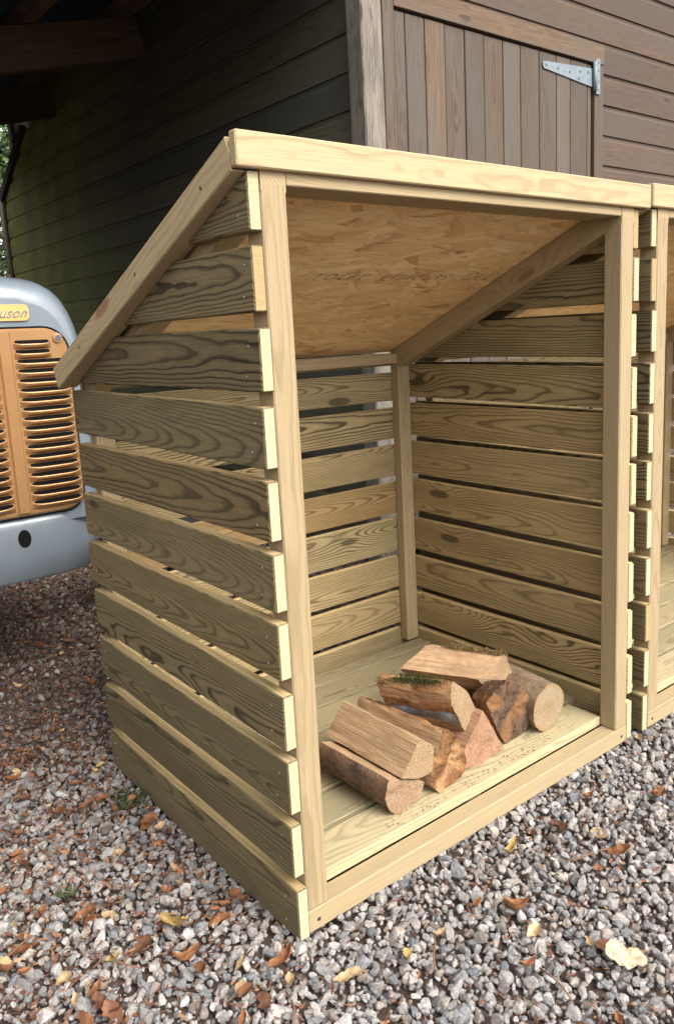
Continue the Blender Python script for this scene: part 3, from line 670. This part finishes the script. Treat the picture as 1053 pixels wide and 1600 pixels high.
# grille
def rrect(hw, z0, z1, rt, rb, n=7):
    pts = []
    for cx, cz, r, a0 in ((hw-rt, z1-rt, rt, 0), (-hw+rt, z1-rt, rt, 90), (-hw+rb, z0+rb, rb, 180), (hw-rb, z0+rb, rb, 270)):
        for k in range(n+1):
            t = R(a0+90*k/n); pts.append((cx+r*math.cos(t), cz+r*math.sin(t)))
    return pts
def slab(name, outline, y0, y1, bev, mat, parent, smooth=False, bow=0, hwref=.17):
    bm = bmesh.new(); cx = sum(p[0] for p in outline)/len(outline); cz = sum(p[1] for p in outline)/len(outline)
    rows = []
    for yv, ins in ((y1, 0), (y0+bev, 0), (y0, bev)):
        r_ = []
        for x, z in outline:
            d = Vector((cx-x, cz-z)).normalized()*ins
            r_.append(bm.verts.new((x+d.x, yv+bow*((x+d.x)/hwref)**2, z+d.y)))
        rows.append(r_)
    m = len(outline)
    for a_, b_ in zip(rows, rows[1:]):
        for k in range(m): bm.faces.new((a_[k], a_[(k+1) % m], b_[(k+1) % m], b_[k]))
    bm.faces.new(rows[-1]); bm.faces.new(rows[0][::-1])
    bmesh.ops.recalc_face_normals(bm, faces=bm.faces)
    return mesh_obj(name, bm, MT[mat] if isinstance(mat, str) else mat, parent, smooth)
slab('grille_gasket', rrect(.187, .528, 1.080, .075, .062), -.0105, .02, .004, 'black', T)
gri = slab('grille', rrect(.181, .534, 1.074, .072, .058), -.019, .018, .007, 'copper', T)
# centre bar
bm = bmesh.new()
for x, y in ((-.019, -.0185), (-.014, -.027), (.014, -.027), (.019, -.0185)):
    for z in (.546, 1.066): bm.verts.new((x, y, z))
bm.verts.ensure_lookup_table()
for k in range(3): bm.faces.new((bm.verts[2*k], bm.verts[2*k+2], bm.verts[2*k+3], bm.verts[2*k+1]))
bm.faces.new([bm.verts[i] for i in (0, 2, 4, 6)]); bm.faces.new([bm.verts[i] for i in (1, 3, 5, 7)])
bmesh.ops.recalc_face_normals(bm, faces=bm.faces)
mesh_obj('centre_bar', bm, MT['copper'], gri)
def louvre_mesh(wd):
    bm = bmesh.new(); nu, prof_ = 14, [(-.0160, 0), (-.0135, .0045), (-.0100, .0105), (-.0060, .0150), (-.0028, .0165), (-.0008, .0155), (-.0004, .0120)]
    rows = []
    for z, o_ in prof_:
        row = []
        for k in range(nu+1):
            u = k/nu*2-1; e = max(0, 1-abs(u)**5)
            row.append(bm.verts.new((u*wd/2, -o_*e, z+.006*(abs(u)**6) if o_ > .009 else z)))
        rows.append(row)
    for a_, b_ in zip(rows, rows[1:]):
        for k in range(nu): f = bm.faces.new((a_[k], a_[k+1], b_[k+1], b_[k])); f.smooth = True
    sl = [bm.verts.new((x, -.0006, z)) for x, z in ((-wd*.47, -.0040), (wd*.47, -.0040), (wd*.48, .0034), (wd*.43, .0100), (-wd*.43, .0100), (-wd*.48, .0034))]
    f = bm.faces.new(sl); f.material_index = 1
    bmesh.ops.recalc_face_normals(bm, faces=bm.faces)
    me = bpy.data.meshes.new('louvre'); bm.to_mesh(me); bm.free(); me.materials.append(MT['copper']); me.materials.append(MT['black']); return me
lm_w, lm_n = louvre_mesh(.150), louvre_mesh(.104)
for i in range(18):
    z = .567+i*.0273
    for sx in (-1, 1):
        nar = i >= 16
        o = bpy.data.objects.new('louvre', lm_n if nar else lm_w); link(o, gri)
        o.location = (sx*(.076 if nar else .0990), -.0192, z)
for sx in (-1, 1):
    k = disc('grille_stud', gri, (sx*.150, -.0215, 1.044), (0, -1, 0), .0155, 'copper', .006, 20)
    disc('stud_slot', gri, (sx*.150, -.0252, 1.044), (0, -1, 0), .0105, 'chrome', .003, 16)
# badge
bd = slab('badge', rrect(.083, 1.096, 1.142, .016, .012, 4), -.0075, .004, .002, 'badge', T, False, .004)
text_mesh('badge_script', 'Ferguson', .040, MT['chrome'], bd, Matrix.Translation((0, -.0078, 1.118)) @ Matrix.Rotation(PI/2, 4, 'X'), .45, .0010, 1.0)
# lower casting
bm = bmesh.new(); rows = []
zs = [(.337, .0), (.342, -.004), (.42, -.012), (.50, -.010), (.523, -.004), (.5275, .004)]
for z, dy in zs:
    row = []
    hw = .232 if z > .34 else .226
    for k in range(25):
        u = k/24*2-1; row.append(bm.verts.new((hw*math.copysign(abs(u)**.9, u), dy+.075*abs(u)**3.2, z)))
    rows.append(row)
for a_, b_ in zip(rows, rows[1:]):
    for k in range(24): bm.faces.new((a_[k], a_[k+1], b_[k+1], b_[k]))
back = [[bm.verts.new((v.co.x, .30, v.co.z)) for v in r_] for r_ in rows]
for a_, b_ in zip(back, back[1:]):
    for k in range(24): bm.faces.new((a_[k], a_[k+1], b_[k+1], b_[k]))
for k in range(24):
    bm.faces.new((rows[0][k], rows[0][k+1], back[0][k+1], back[0][k])); bm.faces.new((rows[-1][k], rows[-1][k+1], back[-1][k+1], back[-1][k]))
for k in range(len(zs)-1):
    bm.faces.new((rows[k][0], rows[k+1][0], back[k+1][0], back[k][0])); bm.faces.new((rows[k][-1], rows[k+1][-1], back[k+1][-1], back[k][-1]))
bmesh.ops.recalc_face_normals(bm, faces=bm.faces)
cas = mesh_obj('front_casting', bm, MT['tgrey'], T, False)
for p_ in cas.data.polygons: p_.use_smooth = abs(p_.normal.z) < .5
hole = slab('crank_hole', [(-.0075+.0185*math.cos(t), .468+.027*math.sin(t)) for t in [2*PI*k/20 for k in range(20)]], -.0135, .0, .001, 'black', cas)
# running gear
def lathe(name, prof, mat, parent, mw, n=36):
    bm = bmesh.new(); rows = []
    for k in range(n):
        a_ = 2*PI*k/n; rows.append([bm.verts.new((x, r_*math.cos(a_), r_*math.sin(a_))) for x, r_ in prof])
    m = len(prof)
    for k in range(n):
        a_, b_ = rows[k], rows[(k+1) % n]
        for j in range(m-1): bm.faces.new((a_[j], b_[j], b_[j+1], a_[j+1]))
    bmesh.ops.recalc_face_normals(bm, faces=bm.faces)
    o = mesh_obj(name, bm, MT[mat], parent, True); o.matrix_local = mw; return o
def wheel(x, y, r, wd):
    wh = bpy.data.objects.new('wheel', None); link(wh, T); wh.location = (x, y, r)
    h = wd/2
    lathe('tyre', [(-h*.8, r*.66), (-h, r*.78), (-h*.9, r*.93), (-h*.5, r), (h*.5, r), (h*.9, r*.93), (h, r*.78), (h*.8, r*.66), (-h*.8, r*.66)], 'tyre', wh, Matrix.Identity(4))
    lathe('rim', [(-h*.75, r*.67), (-h*.3, r*.6), (-h*.2, r*.3), (-h*.5, r*.12), (-h*.5, 0), (h*.5, 0), (h*.5, r*.12), (h*.2, r*.3), (h*.3, r*.6), (h*.75, r*.67)], 'tgrey', wh, Matrix.Identity(4), 24)
for sx in (-1, 1): wheel(sx*.60, .42, .27, .13); wheel(sx*.62, 2.05, .55, .26)
bm = box_bm(.36, 1.35, .40, .02); o = mesh_obj('engine_block', bm, MT['engine'], T); o.location = (0, .95, .62)
bm = box_bm(1.1, .08, .09, .015); o = mesh_obj('front_axle', bm, MT['tgrey'], T); o.location = (0, .42, .36)
bm = box_bm(.50, .9, .42, .05); o = mesh_obj('gearbox', bm, MT['engine'], T); o.location = (0, 2.0, .60)
for sx in (-1, 1):
    bm = bmesh.new(); rows = []
    for k in range(11):
        a_ = R(-5+k*15); rows.append([bm.verts.new((sx*.62+xx, 2.05-.60*math.cos(a_), .55+.60*math.sin(a_))) for xx in (-.17, 0, .17)])
    for a_, b_ in zip(rows, rows[1:]):
        for k in range(2): bm.faces.new((a_[k], a_[k+1], b_[k+1], b_[k]))
    o = mesh_obj('mudguard', bm, MT['tgrey'], T, True); md = o.modifiers.new('s', 'SOLIDIFY'); md.thickness = .006
bm = box_bm(.42, .36, .05, .02); o = mesh_obj('seat', bm, MT['tyre'], T); o.location = (0, 2.0, .95)
tube('steering_column', [(0, 1.2, 1.0), (0, 1.5, 1.14)], .018, 'engine', T)
tube('steering_wheel', [(.2*math.cos(t), 1.5+.2*math.sin(t)*.4, 1.14+.2*math.sin(t)*.9-.05) for t in [2*PI*k/20 for k in range(21)]], .012, 'tyre', T)

# ------------------------------------------------------------------ trees beyond the bay
def leafmat(name, c):
    g = G(name); oi = g.n('ShaderNodeNewGeometry'); rnd = oi.outputs['Random Per Island']
    col = g.mix(rnd, tuple(v*.55 for v in c), tuple(v*1.5 for v in c))
    g.put(g.b.inputs['Transmission Weight'], 0); return g.fin(col, .6, .3)
MT['leaf_green'] = leafmat('green foliage', (.06, .10, .025))
MT['leaf_weed'] = leafmat('dull weed leaf', (.040, .055, .018))
MT['leaf_orange'] = leafmat('orange foliage', (.30, .10, .03))
MT['bark_tree'] = simple('tree bark', (.16, .14, .11), .9, 0, .2, 30, .4)
def tree(label, base, h, rad, mat, n, seed):
    rr = random.Random(seed); t = empty('tree', base, label, 'tree', 'trees beyond the bay')
    bm = bmesh.new()
    def limb(p, q, r0, r1):
        d = (q-p).normalized(); u = d.orthogonal().normalized(); v = d.cross(u); ra, rb = [], []
        for k in range(6):
            c_ = u*math.cos(k*PI/3)+v*math.sin(k*PI/3); ra.append(bm.verts.new(p+c_*r0)); rb.append(bm.verts.new(q+c_*r1))
        for k in range(6): bm.faces.new((ra[k], ra[(k+1) % 6], rb[(k+1) % 6], rb[k]))
    tips = []
    limb(Vector((0, 0, 0)), Vector((0, 0, h*.55)), .07, .045)
    for k in range(16):
        a_ = rr.uniform(0, 2*PI); z0 = h*rr.uniform(.15, .55); e = Vector((math.cos(a_)*rad*rr.uniform(.5, 1), math.sin(a_)*rad*rr.uniform(.5, 1), z0+h*rr.uniform(.12, .45)))
        limb(Vector((0, 0, z0)), e, .025, .008); tips.append(e)
        for _ in range(3):
            e2 = e+Vector((rr.gauss(0, .3), rr.gauss(0, .3), rr.gauss(.05, .25))); limb(e, e2, .008, .003); tips.append(e2)
    mesh_obj('trunk', bm, MT['bark_tree'], t)
    bm = bmesh.new()
    for _ in range(n):
        p = rr.choice(tips)+Vector((rr.gauss(0, .2), rr.gauss(0, .2), rr.gauss(0, .22)))
        d = Vector((rr.gauss(0, 1), rr.gauss(0, 1), rr.gauss(-.2, .6))).normalized(); s = d.cross(Vector((rr.gauss(0, 1), rr.gauss(0, 1), 1))).normalized(); L = rr.uniform(.05, .10)
        v = [bm.verts.new(x) for x in (p, p+d*L*.5+s*L*.28, p+d*L, p+d*L*.5-s*L*.28)]; bm.faces.new(v)
    tag(mesh_obj('crown', bm, mat, t), kind='stuff')
    return t
tree('green leafy tree seen past the bay wall end', (2.35, 9.0, 0), 4.2, 1.3, MT['leaf_green'], 16000, 1)
tree('bushy green tree far behind the tractor', (.6, 11.0, 0), 4.5, 1.8, MT['leaf_green'], 12000, 2)
tree('tall dense green tree behind the leafy one', (3.3, 11.2, 0), 5.2, 1.6, MT['leaf_green'], 14000, 6)
tree('broad dark green tree at the back of the yard', (4.6, 13.5, 0), 6.0, 2.4, MT['leaf_green'], 14000, 9)
tree('orange-leaved low tree behind the bay', (1.9, 10.4, 0), 2.6, .8, MT['leaf_orange'], 2500, 3)

# ------------------------------------------------------------------ gravel
rockcol = bpy.data.collections.new('rock shapes')
def rock(seed, sub=2):
    rr = random.Random(seed); bm = bmesh.new(); bmesh.ops.create_icosphere(bm, subdivisions=sub, radius=1)
    planes = [(Vector((rr.gauss(0, 1), rr.gauss(0, 1), rr.gauss(0, 1))).normalized(), rr.uniform(.42, .76)) for _ in range(13)]
    for v in bm.verts:
        for n_, h_ in planes:
            d = v.co.dot(n_)
            if d > h_: v.co -= n_*(d-h_)*.93
        v.co += mnoise.noise_vector(v.co*1.6+Vector((seed*3, 0, 0)))*.10+mnoise.noise_vector(v.co*4+Vector((seed, 0, 9)))*.035
    me = bpy.data.meshes.new('rock'); bm.to_mesh(me); bm.free()
    me.polygons.foreach_set('use_smooth', [False]*len(me.polygons))
    return me
g = G('gravel stone'); at = g.n('ShaderNodeAttribute', {'attribute_name': 'stone_col', 'attribute_type': 'INSTANCER'})
P = g.n('ShaderNodeTexCoord').outputs['Object']
n1 = g.noise(P, 2.2, 4, .7).outputs['Fac']; n2 = g.noise(P, 9, 4, .75).outputs['Fac']; n3 = g.noise(P, 22, 2, .6).outputs['Fac']
c = g.mix(1.0, at.outputs['Color'], g.ramp(n1, [(.3, (.52, .49, .47)), (.7, (1.25, 1.24, 1.22))]), 'MULTIPLY')
c = g.mix(g.ramp(n2, [(.50, (0,)*3), (.68, (.7,)*3)]), c, g.mix(1.0, c, (.45, .42, .42), 'MULTIPLY'))
c = g.mix(g.ramp(n3, [(.62, (0,)*3), (.75, (.6,)*3)]), c, g.mix(1.0, c, (1.7, 1.68, 1.65), 'MULTIPLY'))
g.bump(g.mth('ADD', n2, n1), .5, .06); MT['stone'] = g.fin(c, .85, .25)
for k in range(12):
    me = rock(k+1); me.materials.append(MT['stone']); o = bpy.data.objects.new('rock_shape', me); rockcol.objects.link(o)
rs = np.random.RandomState(3)
def scatter(x0, x1, y0, y1, cell, smin, smax, zlo, zhi, keep=1.0):
    nx, ny = int((x1-x0)/cell), int((y1-y0)/cell)
    gx, gy = np.meshgrid(np.arange(nx), np.arange(ny), indexing='ij')
    n = nx*ny
    p = np.stack([x0+(gx.ravel()+rs.uniform(0, 1, n))*cell, y0+(gy.ravel()+rs.uniform(0, 1, n))*cell, rs.uniform(zlo, zhi, n)], 1)
    s = smin+(smax-smin)*rs.beta(1.6, 2.6, n)
    k = rs.uniform(0, 1, n) < keep
    return p[k], s[k]
def in_store(p): return (p[:, 0] > .03) & (p[:, 0] < 2.43) & (p[:, 1] > .05) & (p[:, 1] < .76)
pts, sz = [], []
_p, _s = scatter(-.75, 1.9, -1.0, .95, .06, .017, .024, -.014, -.004, .5); _k = ~in_store(_p); pts.append(_p[_k]); sz.append(_s[_k])
for args in [(-.75, 1.9, -1.0, .95, .0180, .0065, .0165, -.012, .001, 1.0), (-.75, 1.9, -1.0, .95, .013, .004, .008, -.013, -.004, 1.0),
             (-.75, 2.2, .95, 2.9, .025, .008, .017, -.014, 0, .85), (-.75, 2.2, .95, 2.9, .02, .004, .009, -.014, -.004, 1.0),
             (-3, 5, -3.5, 4.5, .045, .011, .020, -.014, -.002, 1.0)]:
    p, s = scatter(*args)
    if args[0] == -3: k = ~((p[:, 0] > -.75) & (p[:, 0] < 2.2) & (p[:, 1] > -1.0) & (p[:, 1] < 2.9)); p, s = p[k], s[k]
    k = ~in_store(p); pts.append(p[k]); sz.append(s[k])
pts = np.concatenate(pts); sz = np.concatenate(sz); n = len(pts)
pal = .94*np.array([1.0, 1.0, .99])*np.array([(.46, .435, .415), (.39, .37, .36), (.56, .54, .52), (.33, .32, .315), (.44, .39, .36), (.29, .295, .31), (.235, .25, .27), (.33, .27, .24), (.22, .195, .18), (.50, .45, .39)])
pw = np.array([.22, .18, .13, .12, .10, .08, .035, .045, .05, .04]); pw /= pw.sum()
colr = pal[rs.choice(len(pal), n, p=pw)]*rs.uniform(.82, 1.15, (n, 1))
# muddier, leaf-stained stones towards the bay and the shaded left of the store
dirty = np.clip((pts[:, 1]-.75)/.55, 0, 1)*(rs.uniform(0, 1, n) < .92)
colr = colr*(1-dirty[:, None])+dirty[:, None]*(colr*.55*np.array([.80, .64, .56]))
me = bpy.data.meshes.new('gravel'); me.vertices.add(n); me.vertices.foreach_set('co', pts.astype(np.float32).ravel())
def attr(name, typ, data, prop='value'):
    a_ = me.attributes.new(name, typ, 'POINT'); a_.data.foreach_set(prop, np.ascontiguousarray(data, dtype=np.float32 if typ != 'INT' else np.int32).ravel())
attr('stone_rot', 'FLOAT_VECTOR', np.stack([rs.uniform(-.7, .7, n), rs.uniform(-.7, .7, n), rs.uniform(0, 6.28, n)], 1), 'vector')
sc3 = np.stack([sz*rs.uniform(.85, 1.45, n), sz*rs.uniform(.75, 1.1, n), sz*rs.uniform(.6, .95, n)], 1)
attr('stone_scale', 'FLOAT_VECTOR', sc3, 'vector'); attr('stone_id', 'INT', rs.randint(0, 12, n))
attr('stone_col', 'FLOAT_COLOR', np.concatenate([colr, np.ones((n, 1))], 1), 'color')
gravel = bpy.data.objects.new('gravel', me); COL.objects.link(gravel)
tag(gravel, 'pale grey crushed gravel spread round the log stores', 'gravel', kind='stuff')
ng = bpy.data.node_groups.new('scatter stones', 'GeometryNodeTree')
ng.interface.new_socket('Geometry', in_out='INPUT', socket_type='NodeSocketGeometry'); ng.interface.new_socket('Geometry', in_out='OUTPUT', socket_type='NodeSocketGeometry')
gi = ng.nodes.new('NodeGroupInput'); go = ng.nodes.new('NodeGroupOutput'); ci = ng.nodes.new('GeometryNodeCollectionInfo')
ci.inputs['Collection'].default_value = rockcol; ci.inputs['Separate Children'].default_value = True; ci.inputs['Reset Children'].default_value = True
ip = ng.nodes.new('GeometryNodeInstanceOnPoints'); ip.inputs['Pick Instance'].default_value = True
def na(name, typ):
    nd = ng.nodes.new('GeometryNodeInputNamedAttribute'); nd.data_type = typ; nd.inputs['Name'].default_value = name; return nd.outputs[0]
e2r = ng.nodes.new('FunctionNodeEulerToRotation')
ng.links.new(na('stone_rot', 'FLOAT_VECTOR'), e2r.inputs[0]); ng.links.new(e2r.outputs[0], ip.inputs['Rotation'])
ng.links.new(na('stone_scale', 'FLOAT_VECTOR'), ip.inputs['Scale']); ng.links.new(na('stone_id', 'INT'), ip.inputs['Instance Index'])
ng.links.new(gi.outputs[0], ip.inputs['Points']); ng.links.new(ci.outputs[0], ip.inputs['Instance']); ng.links.new(ip.outputs[0], go.inputs[0])
md = gravel.modifiers.new('scatter', 'NODES'); md.node_group = ng

# ------------------------------------------------------------------ fallen leaves, litter, weeds
def leaf_mesh(seed, L, wd, curl, twist=0.3):
    rr = random.Random(seed); bm = bmesh.new(); nu, nv = 9, 6; rows = []
    torn = rr.uniform(.25, .9); bend = rr.uniform(-.5, .5); sd = Vector((seed*7.1, 0, 0))
    for i in range(nu+1):
        t = i/nu; hw = wd*.5*(math.sin(PI*min(1, .06+t*.92))**.7)*(1-.22*t)+.0006
        row = []
        for j in range(nv+1):
            s = j/nv*2-1
            rim = 1+(.16*math.sin(i*2.4+s*2+seed)+.28*mnoise.noise(Vector((t*5, s*2, seed*3))))*abs(s)
            if s > 0 and abs(t-torn) < .13: rim *= .55
            x = (t-.5)*L; y = s*hw*rim+bend*L*.35*(t-.5)**2
            z = curl*(s*s)*hw*1.5+curl*.8*L*((t-.5)**2)*2+mnoise.noise(Vector((x*60, y*60, seed)))*.0035
            row.append(bm.verts.new((x, y+twist*(t-.5)*z, z)))
        rows.append(row)
    for a_, b_ in zip(rows, rows[1:]):
        for k in range(nv): bm.faces.new((a_[k], a_[k+1], b_[k+1], b_[k]))
    me = bpy.data.meshes.new('fallen_leaf'); bm.to_mesh(me); bm.free(); me.polygons.foreach_set('use_smooth', [True]*len(me.polygons)); return me
def dry_leaf(name, c, vein):
    g = G(name); P = g.n('ShaderNodeTexCoord').outputs['Object']; rnd = g.n('ShaderNodeObjectInfo').outputs['Random']
    sp = g.n('ShaderNodeSeparateXYZ', Vector=P); ay = g.mth('ABSOLUTE', sp.outputs[1])
    vv = g.mth('FRACT', g.mth('MULTIPLY', g.mth('SUBTRACT', sp.outputs[0], g.mth('MULTIPLY', ay, .8)), 230))
    nf = g.noise(g.vadd(P, g.xyz(rnd, 0.0, 0.0)), 110, 4, .7).outputs['Fac']
    col = g.mix(g.ramp(nf, [(.35, (0,)*3), (.7, (1,)*3)]), tuple(v*.5 for v in c), tuple(v*1.25 for v in c))
    col = g.mix(g.ramp(vv, [(.0, (.55,)*3), (.14, (0,)*3)]), col, vein)
    col = g.mix(g.ramp(ay, [(.0, (.7,)*3), (.0009, (0,)*3)]), col, vein)
    tn = g.mth('MULTIPLY_ADD', rnd, .6, .7); col = g.mix(1.0, col, g.n('ShaderNodeCombineColor', Red=tn, Green=tn, Blue=tn).outputs[0], 'MULTIPLY')
    return g.fin(col, .7, .3)
LV = {'orange-brown': dry_leaf('orange brown leaf', (.24, .098, .038), (.12, .048, .022)), 'tan': dry_leaf('tan leaf', (.45, .31, .17), (.28, .18, .09)),
      'yellow': dry_leaf('yellow leaf', (.46, .31, .11), (.30, .19, .07)), 'dark brown': dry_leaf('dark brown leaf', (.16, .068, .035), (.08, .035, .02))}
shapes = [leaf_mesh(1, .038, .026, .35), leaf_mesh(2, .034, .020, .7), leaf_mesh(3, .030, .024, .2), leaf_mesh(4, .044, .017, 1.0), leaf_mesh(5, .024, .018, .5), leaf_mesh(6, .032, .022, -.4), leaf_mesh(7, .028, .013, .9)]
variants = {}
for cn, mt in LV.items():
    for i, me_ in enumerate(shapes):
        m2 = me_.copy(); m2.materials.append(mt); variants[cn, i] = m2
def place_leaf(x, y, z, cn, shp, sc, rz, label, group, tiltx=None):
    o = bpy.data.objects.new('fallen_leaf', variants[cn, shp]); COL.objects.link(o)
    o.location = (x, y, z); o.rotation_euler = (rng.gauss(0, .25) if tiltx is None else tiltx, rng.gauss(0, .25), rz); o.scale = (sc,)*3
    tag(o, label, 'leaf', group); return o
rng = random.Random(41)
# the leaves that stand out, at their own spots on the ground
spots = [(-.328, .575, 'orange-brown', 0), (-.235, .425, 'orange-brown', 2), (-.30, .36, 'orange-brown', 1), (-.20, .36, 'orange-brown', 3)]
def outside(x, y): return not (-.015 < x < 2.5 and -.02 < y < .82)
n_leaf = 0
SHP = ['broad', 'cupped', 'flat', 'rolled', 'small cupped', 'domed', 'thin']
def lab(cn, reg, shp, x, y):
    if reg == 'bay': where = 'on the dark ground just behind the log store' if y < 1.35 else 'on the dark ground below the tractor nose' if y < 1.8 else 'on the dark ground under the tractor'
    elif reg == 'front': where = ('close to the front rail' if y > -.15 else 'on the open gravel')+(' before the near post' if x < .3 else ' before the logs' if x < .75 else ' before the far post')
    else: where = 'close along the slatted side'+(' near its front' if y < .25 else ' halfway back' if y < .6 else ' near its rear') if x > -.18 else 'out on the gravel beside the '+('front' if y < .25 else 'middle' if y < .6 else 'rear')+' of the slatted side'
    return f'{SHP[shp]} {cn} leaf {where}'
tries = 0
while n_leaf < 270 and tries < 5000:
    tries += 1
    reg = rng.choices(['side', 'front', 'bay'], [.60, .20, .20])[0]
    if reg == 'side': x, y = rng.uniform(-.52, -.012), rng.uniform(-.05, 1.1)
    elif reg == 'front': x, y = rng.uniform(-.25, 1.25), rng.uniform(-.65, -.01)
    else: x, y = rng.uniform(-.3, .5), rng.uniform(1.05, 2.3)
    if not outside(x, y): continue
    cn = rng.choices(['orange-brown', 'tan', 'yellow', 'dark brown'], [.60, .17, .05, .18] if reg == 'side' else [.42, .28, .06, .24] if reg == 'front' else [.45, .08, .02, .45])[0]
    shp = rng.randrange(7)
    place_leaf(x, y, rng.uniform(.002, .010), cn, shp, rng.uniform(.55, 1.2), rng.uniform(0, 6.28), lab(cn, reg, shp, x, y), 'fallen leaves on the gravel')
    n_leaf += 1
big = bpy.data.objects.new('fallen_leaf', leaf_mesh(9, .066, .046, .16)); big.data.materials.append(dry_leaf('pale beige leaf', (.55, .44, .30), (.42, .31, .19))); COL.objects.link(big)
big.location = (.357, -.405, .022); big.rotation_euler = (.35, .25, -.9); tag(big, 'large pale tan leaf, biggest on the gravel, in front of the log store', 'leaf')
# fine bark and leaf crumbs in the gaps
bm = bmesh.new(); rr = random.Random(8); nc = 0
while nc < 45000:
    if rr.random() < .7: x, y = rr.uniform(-.75, 1.6), rr.uniform(-.95, 1.0)
    else: x, y = rr.uniform(-.5, 1.2), rr.uniform(.85, 2.8)
    if not outside(x, y): continue
    dens = .22 if y < 0 and x > -.05 else .5 if y < .1 else .9
    if rr.random() > dens: nc += 1; continue
    L, wd = rr.uniform(.004, .018), rr.uniform(.0008, .0052); a_ = rr.uniform(0, PI); z = rr.uniform(-.006, .0055)
    d = Vector((math.cos(a_), math.sin(a_), rr.gauss(0, .25)))*L/2; s = Vector((-math.sin(a_), math.cos(a_), rr.gauss(0, .4)))*wd/2; p = Vector((x, y, z))
    bm.faces.new([bm.verts.new(q) for q in (p-d-s*.5, p-s*1.2, p+d-s*.3, p+d+s*.3, p+s, p-d+s*.6)]); nc += 1
g = G('leaf crumbs'); rnd = g.n('ShaderNodeNewGeometry').outputs['Random Per Island']
MT['crumb'] = g.fin(g.ramp(rnd, [(0, (.05, .024, .016)), (.35, (.11, .048, .030)), (.65, (.19, .085, .05)), (.85, (.27, .125, .05)), (1, (.34, .22, .12))]), .85, .15)
for _ in range(3600):
    x, y = rr.uniform(-.6, -.005), rr.uniform(-.2, 1.2)
    if rr.random() > .08+.72*min(1, max(0, (y-.1-.5*(x+.3))/.6)): continue
    L, wd = rr.uniform(.006, .020), rr.uniform(.002, .007); a_ = rr.uniform(0, PI); p = Vector((x, y, rr.uniform(-.001, .009)))
    d = Vector((math.cos(a_), math.sin(a_), rr.gauss(0, .3)))*L/2; s = Vector((-math.sin(a_), math.cos(a_), rr.gauss(0, .45)))*wd/2
    bm.faces.new([bm.verts.new(q) for q in (p-d-s*.4, p-s*rr.uniform(.7, 1.3), p+d-s*.3, p+d*.8+s*.5, p+s*rr.uniform(.6, 1.2), p-d+s*.6)])
tag(mesh_obj('leaf_litter', bm, MT['crumb']), 'reddish brown leaf and bark crumbs between the gravel stones', 'litter', kind='stuff')
bm = bmesh.new()
for _ in range(420):
    x, y = rr.uniform(.26, .86), rr.choice([rr.gauss(.065, .02), rr.uniform(.05, .5)])
    if y < .048: continue
    L, wd = rr.uniform(.0015, .008), rr.uniform(.0008, .003); a_ = rr.uniform(0, PI); p = Vector((x, y, .0680))
    d = Vector((math.cos(a_), math.sin(a_), 0))*L/2; s = Vector((-math.sin(a_), math.cos(a_), .3))*wd/2
    bm.faces.new([bm.verts.new(q) for q in (p-d-s*.5, p-s, p+d, p+s+Vector((0, 0, .0012)))])
tag(mesh_obj('bark_debris', bm, MT['crumb']), 'brown bark crumbs scattered on the store floor round the logs', 'debris', kind='stuff')
# twigs
for i, (x, y, a_, L) in enumerate([(-.38, .30, .5, .07), (-.10, -.13, 1.1, .06), (.24, -.36, 1.4, .08), (.52, -.2, -.4, .06), (-.25, .15, 2.0, .06), (.70, -.16, -.6, .05), (-.42, .52, .2, .09), (.15, -.18, .9, .07)]):
    pp = [(x+math.cos(a_)*L*t+.004*math.sin(t*5+i), y+math.sin(a_)*L*t+.004*math.cos(t*4+i), .012+.003*math.sin(t*3)) for t in (-.5, -.2, .1, .5)]
    o = tube('twig', pp, .0016, simple('twig bark', (.17, .085, .05), .85), None, 5)
    tag(o, ['thin brown twig on the gravel along the slatted side', 'thin brown twig on the gravel in front of the log store'][0 if x < -.2 else 1], 'twig', 'twigs by the side' if x < -.2 else 'twigs in front')
# weeds by the store's foot
def weed(label, x, y, n, sp, seed):
    rr = random.Random(seed); t = empty('weed', (x, y, 0), label, 'plant')
    bm = bmesh.new()
    for _ in range(n):
        p = Vector((rr.gauss(0, sp), rr.gauss(0, sp), rr.uniform(.004, .022))); d = Vector((rr.gauss(0, 1), rr.gauss(0, 1), rr.uniform(-.1, .6))).normalized(); L = rr.uniform(.006, .014)
        s = d.cross(Vector((0, 0, 1))).normalized()*L*.32
        bm.faces.new([bm.verts.new(q) for q in (p, p+d*L*.5+s, p+d*L, p+d*L*.5-s)])
    tag(mesh_obj('foliage', bm, MT['leaf_weed'], t), kind='stuff')
    bm = bmesh.new()
    for _ in range(10):
        q = Vector((rr.gauss(0, sp), rr.gauss(0, sp), rr.uniform(.01, .02))); s = Vector((.0006, 0, 0))
        bm.faces.new([bm.verts.new(v) for v in (-s, s, q+s*.5, q-s*.5)])
    mesh_obj('stem', bm, MT['leaf_weed'], t)
weed('low green weed growing at the rear foot of the slatted side', -.045, .60, 200, .022, 2)
weed('tiny green seedling in the gravel away from the store', -.262, .385, 26, .008, 3)
